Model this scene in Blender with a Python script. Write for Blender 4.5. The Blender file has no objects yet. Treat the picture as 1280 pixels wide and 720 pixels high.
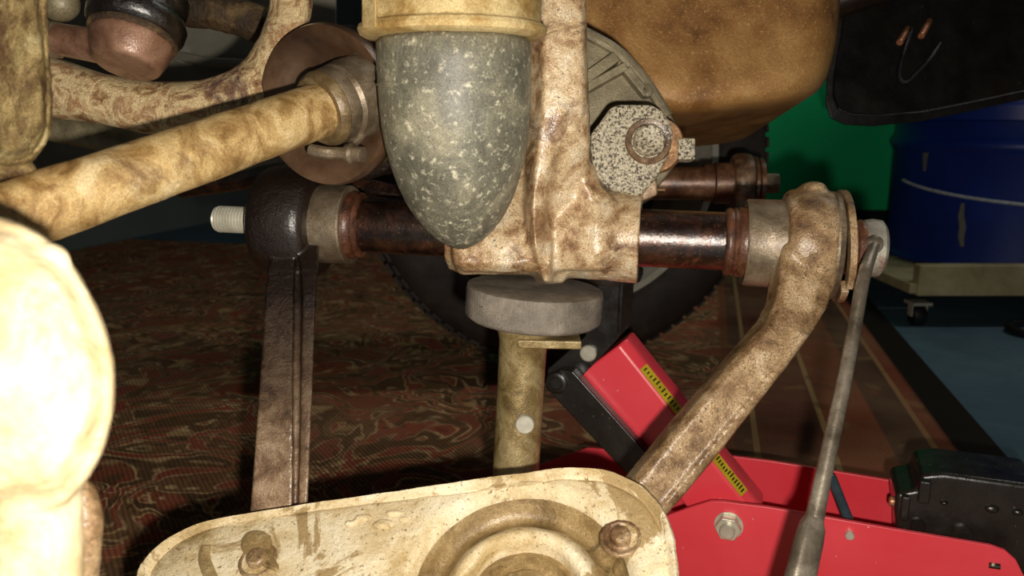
import bpy, bmesh, math, random
from mathutils import Vector, Matrix
random.seed(7)
rnd = random.Random(11)
PI = math.pi
V = Vector

# ------------------------------------------------------------------ camera, light, exposure
F = 1005.0                                   # focal length in pixels of the 1280 x 720 frame
CAM = V((0.0, 0.0, 0.42))
PITCH = math.atan(210 / F)                   # horizon lies at row 150
FW = V((0, math.cos(PITCH), -math.sin(PITCH)))
UP = V((0, math.sin(PITCH), math.cos(PITCH)))
RT = V((1, 0, 0))
scene = bpy.context.scene
cd = bpy.data.cameras.new('camera')
cd.sensor_width = 36.0
cd.lens = 36.0 * F / 1280.0
cd.clip_start = 0.01
cd.dof.use_dof = True
cd.dof.focus_distance = 0.52
cd.dof.aperture_fstop = 12.0
cam = bpy.data.objects.new('camera', cd)
cam.location = CAM
cam.rotation_euler = (PI / 2 - PITCH, 0, 0)
scene.collection.objects.link(cam)
scene.camera = cam

w = bpy.data.worlds.new('world')
scene.world = w
w.use_nodes = True
w.node_tree.nodes['Background'].inputs[0].default_value = (0.9, 0.95, 1.0, 1)
w.node_tree.nodes['Background'].inputs[1].default_value = 0.012

fl = bpy.data.lights.new('phone_flash', 'POINT')        # the flash of the phone beside the lens
fl.energy = 13.0
fl.color = (1.0, 0.925, 0.82)
fl.shadow_soft_size = 0.005
flo = bpy.data.objects.new('phone_flash', fl)
flo.location = CAM + RT * 0.016 - UP * 0.023
scene.collection.objects.link(flo)

gl = bpy.data.lights.new('garage_fill', 'AREA')         # weak unseen overhead light, added to brighten the green wall
gl.shape = 'RECTANGLE'
gl.size = 1.2
gl.size_y = 0.25
gl.energy = 7.5
gl.color = (1.0, 0.98, 0.92)
glo = bpy.data.objects.new('garage_fill', gl)
glo.location = (1.5, 1.2, 2.3)
scene.collection.objects.link(glo)

vs = scene.view_settings
vs.view_transform = 'Standard'
vs.look = 'None'
vs.gamma = 1.0
vs.use_curve_mapping = False
vs.exposure = 0.0


# ------------------------------------------------------------------ pixel -> place
def ray(px, py):
    return FW + RT * ((px - 640) / F) - UP * ((py - 360) / F)


def P(px, py, d):
    return CAM + ray(px, py) * d


def onz(px, py, z=0.0):
    r = ray(px, py)
    return CAM + r * ((z - CAM.z) / r.z)


def onplane(px, py, p0, n):
    r = ray(px, py)
    return CAM + r * ((p0 - CAM).dot(n) / r.dot(n))


# ------------------------------------------------------------------ materials
def lin(h):
    c = [int(h[i:i + 2], 16) / 255 for i in (0, 2, 4)]
    return tuple((x / 12.92 if x <= 0.04045 else ((x + 0.055) / 1.055) ** 2.4) for x in c) + (1,)


class NT:
    def __init__(s, name):
        s.m = bpy.data.materials.new(name)
        s.m.use_nodes = True
        s.t = s.m.node_tree
        s.b = s.t.nodes['Principled BSDF']
        s.tc = s.n('ShaderNodeTexCoord')
        s.co = s.tc.outputs['Object']

    def n(s, typ, **kw):
        nd = s.t.nodes.new(typ)
        for k, v in kw.items():
            setattr(nd, k, v)
        return nd

    def l(s, a, b):
        s.t.links.new(a, b)

    def noise(s, scale, detail=6, rough=0.6, dist=0.0, co=None):
        nd = s.n('ShaderNodeTexNoise')
        nd.inputs['Scale'].default_value = scale
        nd.inputs['Detail'].default_value = detail
        nd.inputs['Roughness'].default_value = rough
        nd.inputs['Distortion'].default_value = dist
        s.l(co or s.co, nd.inputs['Vector'])
        return nd.outputs['Fac']

    def ramp(s, fac, stops, interp='LINEAR'):
        nd = s.n('ShaderNodeValToRGB')
        nd.color_ramp.interpolation = interp
        e = nd.color_ramp.elements
        while len(e) < len(stops):
            e.new(0.5)
        for i, (p, c) in enumerate(stops):
            e[i].position = p
            e[i].color = c if not isinstance(c, (int, float)) else (c, c, c, 1)
        s.l(fac, nd.inputs[0])
        return nd.outputs[0]

    def mix(s, fac, a, b, mode='MIX'):
        nd = s.n('ShaderNodeMix', data_type='RGBA', blend_type=mode)
        if isinstance(fac, (int, float)):
            nd.inputs[0].default_value = fac
        else:
            s.l(fac, nd.inputs[0])
        for v, i in ((a, 6), (b, 7)):
            if isinstance(v, tuple):
                nd.inputs[i].default_value = v
            else:
                s.l(v, nd.inputs[i])
        return nd.outputs[2]

    def math(s, op, a, b=None, c=None):
        nd = s.n('ShaderNodeMath', operation=op)
        for i, v in enumerate((a, b, c)):
            if v is None:
                continue
            if isinstance(v, (int, float)):
                nd.inputs[i].default_value = v
            else:
                s.l(v, nd.inputs[i])
        return nd.outputs[0]

    def sep(s, co=None):
        nd = s.n('ShaderNodeSeparateXYZ')
        s.l(co or s.co, nd.inputs[0])
        return nd.outputs

    def vor(s, scale, feature='F1', rand=1.0, co=None):
        nd = s.n('ShaderNodeTexVoronoi', feature=feature)
        nd.inputs['Scale'].default_value = scale
        nd.inputs['Randomness'].default_value = rand
        s.l(co or s.co, nd.inputs['Vector'])
        return nd

    def bump(s, h, strength, dist=0.001, normal=None):
        nd = s.n('ShaderNodeBump')
        nd.inputs['Strength'].default_value = strength
        nd.inputs['Distance'].default_value = dist
        s.l(h, nd.inputs['Height'])
        if normal is not None:
            s.l(normal, nd.inputs['Normal'])
        return nd.outputs[0]

    def done(s, col=None, rough=None, metal=None, normal=None, spec=None):
        for k, v in (('Base Color', col), ('Roughness', rough), ('Metallic', metal), ('Normal', normal), ('Specular IOR Level', spec)):
            if v is None:
                continue
            if isinstance(v, (int, float, tuple)):
                s.b.inputs[k].default_value = v
            else:
                s.l(v, s.b.inputs[k])
        return s.m


def grime(name, stops, scale=60, rough=(0.45, 0.8), metal=0.0, bump=0.5, bscale=500, bdist=0.0008,
          speck=None, patch=None, dots=None, dist=0.3, spec=0.5, detail=8, coat=0.0, croughness=0.18, oil=None, fine=0.0):
    """Weathered metal or rubber: colour wander, patches of dirt, fine specks, relief."""
    t = NT(name)
    n1 = t.noise(scale, detail, 0.65, dist)
    c = t.ramp(n1, [(p, lin(h)) for p, h in stops])
    if patch:
        ps, lo, hi, h = patch
        pf = t.ramp(t.noise(ps, 8, 0.7, 0.8), [(lo, 0.0), (hi, 1.0)])
        c = t.mix(pf, c, lin(h))
    if speck:
        ss, lo, hi, h = speck
        sf = t.ramp(t.noise(ss, 3, 0.7), [(lo, 0.0), (hi, 1.0)])
        c = t.mix(sf, c, lin(h))
    if fine:
        ff = t.ramp(t.noise(1300, 4, 0.75), [(0.36, 1.0 - fine), (0.62, 1.0 + fine * 0.55)])
        c = t.mix(1.0, c, ff, 'MULTIPLY')
    if oil:                                   # old oil soaked in above a wandering line, local z from lo to hi
        lo, hi, h = oil
        zz_ = t.math('ADD', t.sep()[2], t.math('MULTIPLY', t.math('SUBTRACT', t.noise(35, 5, 0.6), 0.5), 0.06))
        of = t.n('ShaderNodeMapRange')
        of.inputs[1].default_value = lo
        of.inputs[2].default_value = hi
        t.l(zz_, of.inputs[0])
        c = t.mix(of.outputs[0], c, lin(h))
    if dots:
        ds, thr, h = dots
        vd = t.vor(ds)
        df = t.ramp(vd.outputs['Distance'], [(thr * 0.6, 1.0), (thr, 0.0)])
        gate = t.ramp(t.noise(ds * 0.12, 4, 0.6), [(0.42, 0.0), (0.58, 1.0)])
        c = t.mix(t.math('MULTIPLY', df, gate), c, lin(h))
    r = t.ramp(t.noise(scale * 2.3, 5, 0.6), [(0.3, rough[0]), (0.7, rough[1])])
    b1 = t.bump(t.noise(bscale, 5, 0.7), bump, bdist)
    b2 = t.bump(n1, bump * 0.7, bdist * 3, b1)
    if coat:
        t.b.inputs['Coat Weight'].default_value = coat
        t.b.inputs['Coat Roughness'].default_value = croughness
        t.l(t.bump(t.noise(700, 3, 0.7), 0.45, 0.0005, t.bump(n1, bump * 0.25, bdist * 3)), t.b.inputs['Coat Normal'])
    return t.done(c, r, metal, b2, spec)


M = {}
M['cast_rust'] = grime('tan_rusty_casting', [(0.3, '5a3d26'), (0.42, '9c7852'), (0.54, 'cdb28a'), (0.7, 'e6d6ba')],
                       60, (0.3, 0.6), 0.2, 0.6, 800, 0.0008, speck=(520, 0.60, 0.72, '4a301e'), patch=(22, 0.53, 0.64, '5f3c24'), coat=0.6, croughness=0.16, fine=0.5)
M['oily_steel'] = grime('oily_black_steel', [(0.3, '160e0a'), (0.5, '2c1c15'), (0.68, '5a3626')],
                        60, (0.16, 0.42), 0.6, 0.5, 900, 0.0005, patch=(50, 0.60, 0.70, '6a3d28'), dots=(420, 0.16, '9a7b60'), coat=1.0, croughness=0.14)
M['oily_arm'] = grime('oily_brown_forging', [(0.3, '4a3322'), (0.46, '7d6044'), (0.6, 'a98d6e'), (0.74, 'c0a88a')],
                      70, (0.25, 0.5), 0.35, 0.8, 700, 0.0009, patch=(22, 0.58, 0.68, '4a2e1a'), coat=0.7, croughness=0.16, oil=(0.01, 0.11, '21140d'), fine=0.45)
M['arm_tan'] = grime('worn_brown_forging', [(0.28, '4a3220'), (0.42, '80623f'), (0.56, 'a98c66'), (0.72, 'c8b292')],
                     60, (0.3, 0.55), 0.3, 0.7, 700, 0.0009, patch=(18, 0.58, 0.68, '6e4628'), speck=(900, 0.57, 0.66, '35231a'), coat=0.45, croughness=0.2, fine=0.45)
M['sleeve'] = grime('grey_steel_sleeve', [(0.3, '4d4030'), (0.5, '7c6c56'), (0.7, 'a0907a')],
                    50, (0.28, 0.5), 0.5, 0.5, 800, 0.0006, dots=(350, 0.15, '3a2a1c'), coat=0.3, croughness=0.25, fine=0.3)
M['rust_rubber'] = grime('rusty_brown_rubber', [(0.3, '2e170d'), (0.5, '54301c'), (0.7, '7a4f36')],
                         90, (0.3, 0.6), 0.15, 0.6, 600, 0.001, coat=0.5, fine=0.4)
M['pan_dirt'] = grime('dusty_cream_pan', [(0.28, '8b7346'), (0.40, 'bda371'), (0.52, 'dfcca4'), (0.68, 'f0e4c6')],
                      24, (0.45, 0.8), 0.0, 0.7, 450, 0.0012, patch=(16, 0.575, 0.605, 'a98f62'), speck=(420, 0.60, 0.68, '7d6640'), dist=0.9, fine=0.25)
M['pan_wet_shade'] = grime('damp_shaded_ochre_pan', [(0.3, '6a5430'), (0.5, '9a8054'), (0.7, 'c4ac7c')],
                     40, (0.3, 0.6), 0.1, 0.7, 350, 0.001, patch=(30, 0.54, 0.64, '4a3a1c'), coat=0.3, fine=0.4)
M['bump_rubber'] = grime('dusty_grey_rubber', [(0.3, '474539'), (0.5, '6c6959'), (0.66, '918b74')],
                         30, (0.35, 0.65), 0.0, 0.7, 420, 0.0009, patch=(17, 0.58, 0.70, 'a89d70'), speck=(260, 0.55, 0.74, 'cfc8ae'), fine=0.5, coat=0.3, croughness=0.35, dist=0.8)
M['cup_tan'] = grime('tan_stained_cup', [(0.3, '6e4e22'), (0.46, 'a5854c'), (0.6, 'd3bd88'), (0.75, '9a672c')],
                     30, (0.45, 0.75), 0.1, 0.7, 400, 0.001, patch=(14, 0.56, 0.66, 'b8762c'), fine=0.35)
M['cup_dull'] = grime('dull_olive_ring', [(0.3, '4f3d24'), (0.5, '75603f'), (0.7, '9c8966')], 60, (0.3, 0.5), 0.3, 0.5, 500, 0.0008, coat=0.4, fine=0.3)
M['rod_tan'] = grime('tan_dirty_rod', [(0.28, '5a3c1e'), (0.40, '92703f'), (0.54, 'c2a36c'), (0.7, 'dcc596')],
                     42, (0.4, 0.7), 0.05, 0.6, 700, 0.0008, dist=1.2, patch=(14, 0.52, 0.66, '6a4a26'), fine=0.4)
M['brown_plate'] = grime('brown_oiled_plate', [(0.3, '33231b'), (0.5, '5c432f'), (0.7, '80634b')],
                         16, (0.22, 0.4), 0.4, 0.3, 500, 0.0003, detail=4, coat=0.6, croughness=0.2, fine=0.2)
M['rail'] = grime('rust_flaked_rail', [(0.3, '5a3b28'), (0.40, '9a744a'), (0.50, 'e0c796'), (0.60, 'a67b52'), (0.74, 'e8d6ae')],
                  60, (0.5, 0.8), 0.05, 0.8, 400, 0.0016, dist=0.6, patch=(20, 0.57, 0.66, '6a4c40'), fine=0.45)
M['mossy'] = grime('mossy_tan_casting', [(0.3, '3f2c14'), (0.43, '6e5630'), (0.57, 'a08a58'), (0.72, 'c6b688')],
                   55, (0.5, 0.8), 0.05, 0.8, 400, 0.0018, patch=(16, 0.48, 0.58, '553a1a'), fine=0.5)
M['pale'] = grime('pale_cream_knuckle', [(0.3, '9a8256'), (0.5, 'c4b088'), (0.7, 'dccda8')],
                  60, (0.5, 0.8), 0.0, 0.5, 350, 0.001, patch=(35, 0.64, 0.74, '8a6136'))
M['copper_cone'] = grime('coppery_brown_steel', [(0.3, '523224'), (0.5, '8d6750'), (0.7, 'b08d74')],
                         40, (0.3, 0.55), 0.3, 0.5, 700, 0.0006, coat=0.4, fine=0.25)
M['black_gloss'] = grime('greasy_black_rubber', [(0.3, '0d0a07'), (0.6, '1f1812'), (0.78, '43352a')],
                         50, (0.14, 0.35), 0.0, 0.7, 300, 0.0012, coat=1.0, croughness=0.12)
M['dark_bar'] = grime('dark_crusted_bar', [(0.3, '1e150d'), (0.5, '4f3b24'), (0.7, '8c7248')],
                      50, (0.4, 0.7), 0.0, 0.9, 300, 0.002, fine=0.4, coat=0.3)
M['speckle'] = grime('salt_and_pepper_casting', [(0.34, '1a140e'), (0.44, '6a5c48'), (0.49, 'd6c8a8'), (0.7, 'f6ecd4')],
                     640, (0.2, 0.5), 0.30, 0.9, 1200, 0.0012, patch=(45, 0.58, 0.68, '3a2e24'), detail=8, coat=0.4, fine=0.3)
M['gear_cast'] = grime('olive_grey_casting', [(0.3, '544a38'), (0.5, '7d7257'), (0.7, '9a8f70')],
                       40, (0.35, 0.6), 0.2, 0.5, 600, 0.0008, coat=0.2, fine=0.3)
M['copper'] = grime('orange_copper_washer', [(0.3, '6a4a2e'), (0.6, '9a7450'), (0.8, 'c0a078')], 120, (0.25, 0.5), 0.5, 0.3)
M['sump'] = grime('orange_brown_sump', [(0.3, '6d4522'), (0.44, 'a8763f'), (0.58, 'c99758'), (0.74, 'e0b678')],
                  14, (0.35, 0.6), 0.25, 0.6, 380, 0.0012, speck=(380, 0.58, 0.70, 'e0b777'), patch=(8, 0.58, 0.7, '8a5a30'), coat=0.3, croughness=0.3, fine=0.4)
M['tray'] = grime('black_dirty_shield', [(0.35, '0f0d0b'), (0.6, '1d1712'), (0.8, '3a2d22')], 14, (0.3, 0.55), 0.0, 0.4, 200, 0.001, dots=(60, 0.04, '8a8478'))
M['tray_brown'] = grime('dark_brown_shield', [(0.35, '1d140c'), (0.6, '362415'), (0.8, '5a3f2a')], 14, (0.35, 0.6), 0.0, 0.4, 200, 0.001)
M['red_brown'] = grime('red_brown_primer', [(0.3, '7a3822'), (0.7, '9a5034')], 20, (0.4, 0.6))
M['copper_dark'] = grime('coppered_stud', [(0.3, '9c5a36'), (0.7, 'e0a078')], 200, (0.25, 0.4), 0.5, 0.2)
M['tyre'] = grime('dusty_black_tyre', [(0.3, '201a16'), (0.6, '342b24'), (0.8, '4e4238')], 18, (0.6, 0.85), 0.0, 0.5, 250, 0.001)
M['rim'] = grime('silver_grey_rim', [(0.3, 'a8a392'), (0.7, 'd8d3c0')], 20, (0.35, 0.55), 0.2, 0.1)
M['rim_dark'] = grime('dark_rim_inside', [(0.3, '241d18'), (0.7, '3f352c')], 20, (0.5, 0.7), 0.2, 0.2)
M['jack_red'] = grime('glossy_red_paint', [(0.3, 'ea3a46'), (0.7, 'f44e5a')], 9, (0.28, 0.4), 0.0, 0.05, 120, 0.0004, dots=(70, 0.05, 'f2c9c0'), coat=0.5, croughness=0.3)
M['jack_black'] = grime('black_jack_paint', [(0.3, '15120f'), (0.7, '29241f')], 30, (0.2, 0.45), 0.0, 0.35, 260, 0.0008, dots=(140, 0.10, '7d7468'), coat=0.5)
M['zinc'] = grime('bright_zinc', [(0.3, 'c5bfaa'), (0.7, 'e6e2d0')], 60, (0.25, 0.45), 0.45, 0.1)
M['dark_steel'] = grime('dark_blued_rod', [(0.3, '33414d'), (0.7, '6a7f8a')], 40, (0.15, 0.3), 0.6, 0.1)
M['yellow'] = grime('yellow_sticker_vinyl', [(0.3, 'a89518'), (0.7, 'c4b02a')], 60, (0.35, 0.5), 0.0, 0.05)
M['ink'] = grime('black_print', [(0.3, '1c1808'), (0.7, '2a240e')], 60, (0.4, 0.6), 0.0, 0.05)
M['puck'] = grime('grey_ridged_rubber', [(0.3, '5b5348'), (0.5, '7a7165'), (0.7, '968c7e')], 45, (0.55, 0.8), 0.0, 0.3, 500, 0.0006, speck=(600, 0.62, 0.70, '3d362e'), fine=0.3)
M['tube'] = grime('brassy_olive_tube', [(0.28, '5c4a28'), (0.44, '8b764a'), (0.58, 'ab986c'), (0.76, '6c5833')],
                  50, (0.32, 0.55), 0.35, 0.5, 600, 0.0008, dist=0.6, fine=0.35, coat=0.2)
M['wrench'] = grime('worn_chrome_vanadium', [(0.3, '4f463a'), (0.5, '7d7262'), (0.7, 'a89d8c')], 50, (0.25, 0.42), 0.55, 0.3, 500, 0.0004, coat=0.4, fine=0.25)
M['socket'] = grime('matte_grey_socket', [(0.3, '6a665c'), (0.5, '8f8b7e'), (0.7, 'aca798')], 60, (0.35, 0.55), 0.3, 0.5, 600, 0.0006, patch=(40, 0.62, 0.72, '7a4a3a'), fine=0.3)
M['wood'] = grime('pale_timber', [(0.3, '8d825c'), (0.5, 'aca076'), (0.7, 'c3b88e')], 12, (0.6, 0.8), 0.0, 0.3, 120, 0.001)
M['rope'] = grime('grey_steel_cable', [(0.3, '9da2a6'), (0.7, 'd5dadb')], 90, (0.35, 0.5), 0.1, 0.3)
M['hose'] = grime('black_rubber_hose', [(0.3, '0b0b0b'), (0.7, '17171a')], 30, (0.4, 0.6))
M['panel'] = grime('dark_grey_underbody', [(0.3, '6a675a'), (0.55, '8a8474'), (0.75, 'a09988')], 9, (0.45, 0.7), 0.0, 0.3, 200, 0.001, detail=4)
M['far_brown'] = grime('brown_oily_far_bush', [(0.3, '3c261c'), (0.5, '704c36'), (0.7, 'a07a5a')], 50, (0.22, 0.45), 0.35, 0.4, 600, 0.0006, coat=0.8)


def mat_floor():
    t = NT('blue_grey_painted_concrete')
    c = t.ramp(t.noise(3.5, 8, 0.65, 0.5), [(0.3, lin('46606e')), (0.55, lin('5a7684')), (0.75, lin('6d868f'))])
    sp = t.ramp(t.noise(45, 4, 0.7), [(0.64, 0.0), (0.74, 1.0)])
    c = t.mix(sp, c, lin('333f44'))
    return t.done(c, t.ramp(t.noise(14, 5), [(0.3, 0.45), (0.7, 0.7)]), 0.0, t.bump(t.noise(120, 5), 0.25, 0.002))


def mat_wall(name, a, b):
    t = NT(name)
    c = t.ramp(t.noise(4, 6, 0.6), [(0.3, lin(a)), (0.7, lin(b))])
    return t.done(c, 0.55, 0.0, t.bump(t.noise(90, 4), 0.15, 0.002))


def mat_drum():
    t = NT('blue_scuffed_drum_paint')
    c = t.ramp(t.noise(5, 6, 0.6), [(0.3, lin('0a2676')), (0.7, lin('143896'))])
    mp = t.n('ShaderNodeMapping')
    mp.inputs['Scale'].default_value = (26, 26, 5)
    t.l(t.co, mp.inputs[0])
    st = t.ramp(t.noise(1.0, 4, 0.6, 0.2, mp.outputs[0]), [(0.70, 0.0), (0.73, 1.0)])
    c = t.mix(st, c, lin('8a8f8a'))
    return t.done(c, 0.4, 0.0, t.bump(t.noise(60, 4), 0.15, 0.002))


def mat_rug():
    """Worn oriental rug: mottled reds, curling cream outlines, striped borders along its long edge (local x = 0)."""
    t = NT('worn_oriental_rug')
    x, y, z = t.sep()
    wob = t.n('ShaderNodeTexNoise')
    wob.inputs['Scale'].default_value = 9
    wob.inputs['Detail'].default_value = 3
    t.l(t.co, wob.inputs['Vector'])
    vm = t.n('ShaderNodeVectorMath', operation='MULTIPLY_ADD')
    t.l(wob.outputs['Color'], vm.inputs[0])
    vm.inputs[1].default_value = (0.12, 0.12, 0.0)
    t.l(t.co, vm.inputs[2])
    wco = vm.outputs[0]
    # curling fields of ground colour: the level lines of a slow noise
    nf = t.noise(7.0, 3.5, 0.48, 0.9)
    ground = t.ramp(nf, [(0.0, lin('7a4232')), (0.40, lin('54402c')), (0.46, lin('864032')), (0.51, lin('6a5038')), (0.56, lin('4a3626')), (0.62, lin('84443a'))], 'CONSTANT')
    lines = None
    for lv in (0.40, 0.46, 0.51, 0.56, 0.62):
        dd_ = t.math('ABSOLUTE', t.math('SUBTRACT', nf, lv))
        lf = t.ramp(dd_, [(0.003, 1.0), (0.009, 0.0)])
        lines = lf if lines is None else t.math('MAXIMUM', lines, lf)
    lines = t.math('MULTIPLY', lines, t.ramp(t.noise(14, 3, 0.6), [(0.40, 0.15), (0.58, 1.0)]))
    v3 = t.vor(21, co=wco)
    pet = t.ramp(v3.outputs['Distance'], [(0.24, 1.0), (0.36, 0.0)])
    petc = t.ramp(v3.outputs['Color'], [(0.0, lin('b89e78')), (0.22, lin('4c3e2c')), (0.45, lin('8a4a3a')), (0.7, lin('a08a66'))], 'CONSTANT')
    v4 = t.vor(55, co=wco)
    pet2 = t.ramp(v4.outputs['Distance'], [(0.25, 1.0), (0.38, 0.0)])
    petc2 = t.ramp(v4.outputs['Color'], [(0.0, lin('3a2a1c')), (0.4, lin('7a5a40')), (0.7, lin('5e2a20'))], 'CONSTANT')
    c = t.mix(t.math('MULTIPLY', pet2, 0.75), ground, petc2)
    c = t.mix(t.math('MULTIPLY', pet, 0.85), c, petc)
    c = t.mix(t.math('MULTIPLY', lines, 0.9), c, lin('c4b08a'))
    # striped borders, measured from the edge x = 0 (x runs negative into the rug)
    d = t.math('MULTIPLY', x, -1.0)
    bands = t.ramp(d, [(0.0, lin('1c1712')), (0.045, lin('6a3426')), (0.075, lin('86694a')), (0.085, lin('42302a')),
                       (0.135, lin('70402e')), (0.205, lin('94805a')), (0.213, lin('54302a')), (0.30, lin('907a56')), (0.308, lin('48302a')), (0.33, lin('6a3a2a'))], 'CONSTANT')
    vb = t.vor(22, co=wco)
    bl = t.ramp(vb.outputs['Distance'], [(0.25, 1.0), (0.33, 0.0)])
    bands = t.mix(t.math('MULTIPLY', bl, 0.5), bands, t.ramp(vb.outputs['Color'], [(0.0, lin('7a6444')), (0.4, lin('3a2a1c')), (0.7, lin('6b3526'))], 'CONSTANT'))
    inb = t.ramp(d, [(0.345, 1.0), (0.35, 0.0)])
    c = t.mix(inb, c, bands)
    # wear
    wear = t.ramp(t.noise(5, 5, 0.6), [(0.30, 0.0), (0.70, 0.45)])
    c = t.mix(wear, c, lin('86705a'))
    c = t.mix(t.ramp(d, [(0.055, 1.0), (0.060, 0.0)]), c, lin('1a1613'))      # black edge binding
    # woven ribs
    wv = t.n('ShaderNodeTexWave', wave_type='BANDS', bands_direction='DIAGONAL')
    wv.inputs['Scale'].default_value = 85
    wv.inputs['Distortion'].default_value = 1.2
    t.l(t.co, wv.inputs['Vector'])
    c = t.mix(t.math('MULTIPLY', wv.outputs['Fac'], 0.75), c, t.mix(1.0, c, (2.0, 1.9, 1.7, 1), 'MULTIPLY'))
    c = t.mix(1.0, c, (1.35, 1.24, 1.1, 1), 'MULTIPLY')
    h = t.math('ADD', wv.outputs['Fac'], t.noise(500, 3))
    return t.done(c, 0.9, 0.0, t.bump(h, 0.6, 0.002), 0.2)


M['floor'] = mat_floor()
M['green'] = mat_wall('green_wall_paint', '08c878', '0ad884')
M['grey_wall'] = mat_wall('grey_wall_paint', '77807c', '8a928d')
M['shade_black'] = mat_wall('black_foot_shade', '12110f', '1c1a17')
M['drum'] = mat_drum()
M['rug'] = mat_rug()


# ------------------------------------------------------------------ mesh builder
def frame(d):
    d = d.normalized()
    a = V((0, 0, 1)) if abs(d.z) < 0.9 else V((1, 0, 0))
    u = d.cross(a).normalized()
    return u, d.cross(u).normalized()


class MB:
    def __init__(s):
        s.v, s.f = [], []

    def rings(s, rings, cap=True, closed=False):
        n = len(rings[0])
        o = len(s.v)
        for r in rings:
            s.v.extend(r)
        m = len(rings)
        for i in range(m - 1 + (1 if closed else 0)):
            for j in range(n):
                a = o + i * n + j
                b = o + i * n + (j + 1) % n
                c = o + ((i + 1) % m) * n + (j + 1) % n
                d = o + ((i + 1) % m) * n + j
                s.f.append((a, b, c, d))
        if cap and not closed:
            s.f.append(tuple(o + j for j in range(n))[::-1])
            s.f.append(tuple(o + (m - 1) * n + j for j in range(n)))
        return s

    def lathe(s, p, d, prof, n=40, cap=True, squash=None):
        """prof: (distance along d, radius)"""
        d = d.normalized()
        u, w_ = frame(d)
        rr = []
        for t, r in prof:
            rr.append([p + d * t + (u * math.cos(2 * PI * k / n) + w_ * math.sin(2 * PI * k / n)) * max(r, 1e-5) for k in range(n)])
        return s.rings(rr, cap)

    def tube(s, pts, rad, n=16, cap=True):
        rr = []
        u = None
        for i, p in enumerate(pts):
            a = pts[max(i - 1, 0)]
            b = pts[min(i + 1, len(pts) - 1)]
            d = (b - a).normalized()
            if u is None:
                u, w_ = frame(d)
            else:
                u = (u - d * u.dot(d)).normalized()
                w_ = d.cross(u)
            r = rad[i] if isinstance(rad, (list, tuple)) else rad
            rr.append([p + (u * math.cos(2 * PI * k / n) + w_ * math.sin(2 * PI * k / n)) * r for k in range(n)])
        return s.rings(rr, cap)

    def prism(s, pts, ext):
        return s.rings([list(pts), [p + ext for p in pts]])

    def box(s, c, ax, ay, az):
        """ax, ay, az half vectors"""
        q = [c + ax * i + ay * j - az for i, j in ((-1, -1), (1, -1), (1, 1), (-1, 1))]
        return s.prism(q, az * 2)

    def ball(s, c, rx, ry, rz, n=24, m=14):
        rr = []
        for i in range(m + 1):
            th = PI * i / m
            rr.append([c + rx * (math.sin(th) * math.cos(2 * PI * k / n)) + ry * (math.sin(th) * math.sin(2 * PI * k / n)) + rz * math.cos(th) for k in range(n)])
        rr[0] = [p + (q - p) * 1e-3 for p, q in zip([c + rz] * n, rr[1])]
        rr[-1] = [p + (q - p) * 1e-3 for p, q in zip([c - rz] * n, rr[-2])]
        return s.rings(rr)

    def build(s, name, mat, root=None, bevel=0, voxel=0, smooth=0, lump=0, angle=35, base=None, seg=2):
        base = base if base is not None else (root['_base'] if root is not None else [0, 0, 0])
        B = V(base)
        me = bpy.data.meshes.new(name)
        me.from_pydata([tuple(p - B) for p in s.v], [], s.f)
        bm = bmesh.new()
        bm.from_mesh(me)
        bmesh.ops.recalc_face_normals(bm, faces=bm.faces)
        bm.to_mesh(me)
        bm.free()
        me.materials.append(M[mat])
        me.shade_smooth()
        if not voxel and not bevel:
            me.set_sharp_from_angle(angle=math.radians(angle))
        ob = bpy.data.objects.new(name, me)
        scene.collection.objects.link(ob)
        if root is None:
            ob.location = B
        else:
            ob.parent = root
        if bevel:
            md = ob.modifiers.new('bevel', 'BEVEL')
            md.width = bevel
            md.segments = seg
            md.limit_method = 'ANGLE'
            md.angle_limit = math.radians(angle)
            md.harden_normals = True
        if voxel:
            md = ob.modifiers.new('remesh', 'REMESH')
            md.mode = 'VOXEL'
            md.voxel_size = voxel
            md.use_smooth_shade = True
            if smooth:
                md = ob.modifiers.new('smooth', 'SMOOTH')
                md.factor = 0.5
                md.iterations = smooth
        if lump:
            tx = bpy.data.textures.new('lumps', 'CLOUDS')
            tx.noise_scale = lump[1]
            tx.noise_depth = 3
            md = ob.modifiers.new('lumps', 'DISPLACE')
            md.texture = tx
            md.texture_coords = 'LOCAL'
            md.strength = lump[0]
            md.mid_level = 0.5
        return ob


def thing(name, label, cat, base, group=None):
    o = bpy.data.objects.new(name, None)
    o.empty_display_size = 0.02
    scene.collection.objects.link(o)
    o.location = base
    o['_base'] = list(base)
    o['label'] = label
    o['category'] = cat
    if group:
        o['group'] = group
    return o


def sub(mb, name, mat, part, root, **kw):
    """a sub-part: child of a part whose mesh lives in root's space"""
    ob = mb.build(name, mat, None, base=root['_base'], **kw)
    ob.location = (0, 0, 0)
    ob.parent = part
    return ob


def tag(o, label, cat, group=None):
    o['label'] = label
    o['category'] = cat
    if group:
        o['group'] = group
    return o


def struct(o):
    o['kind'] = 'structure'
    return o


def smoothpath(pts, k=8):
    """Catmull-Rom through 3-D points"""
    out = []
    q = [pts[0] * 2 - pts[1]] + list(pts) + [pts[-1] * 2 - pts[-2]]
    for i in range(1, len(q) - 2):
        for j in range(k):
            t = j / k
            a, b, c, d = q[i - 1], q[i], q[i + 1], q[i + 2]
            out.append(0.5 * ((2 * b) + (c - a) * t + (2 * a - 5 * b + 4 * c - d) * t * t + (3 * b - a - 3 * c + d) * t ** 3))
    out.append(pts[-1])
    return out


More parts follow.
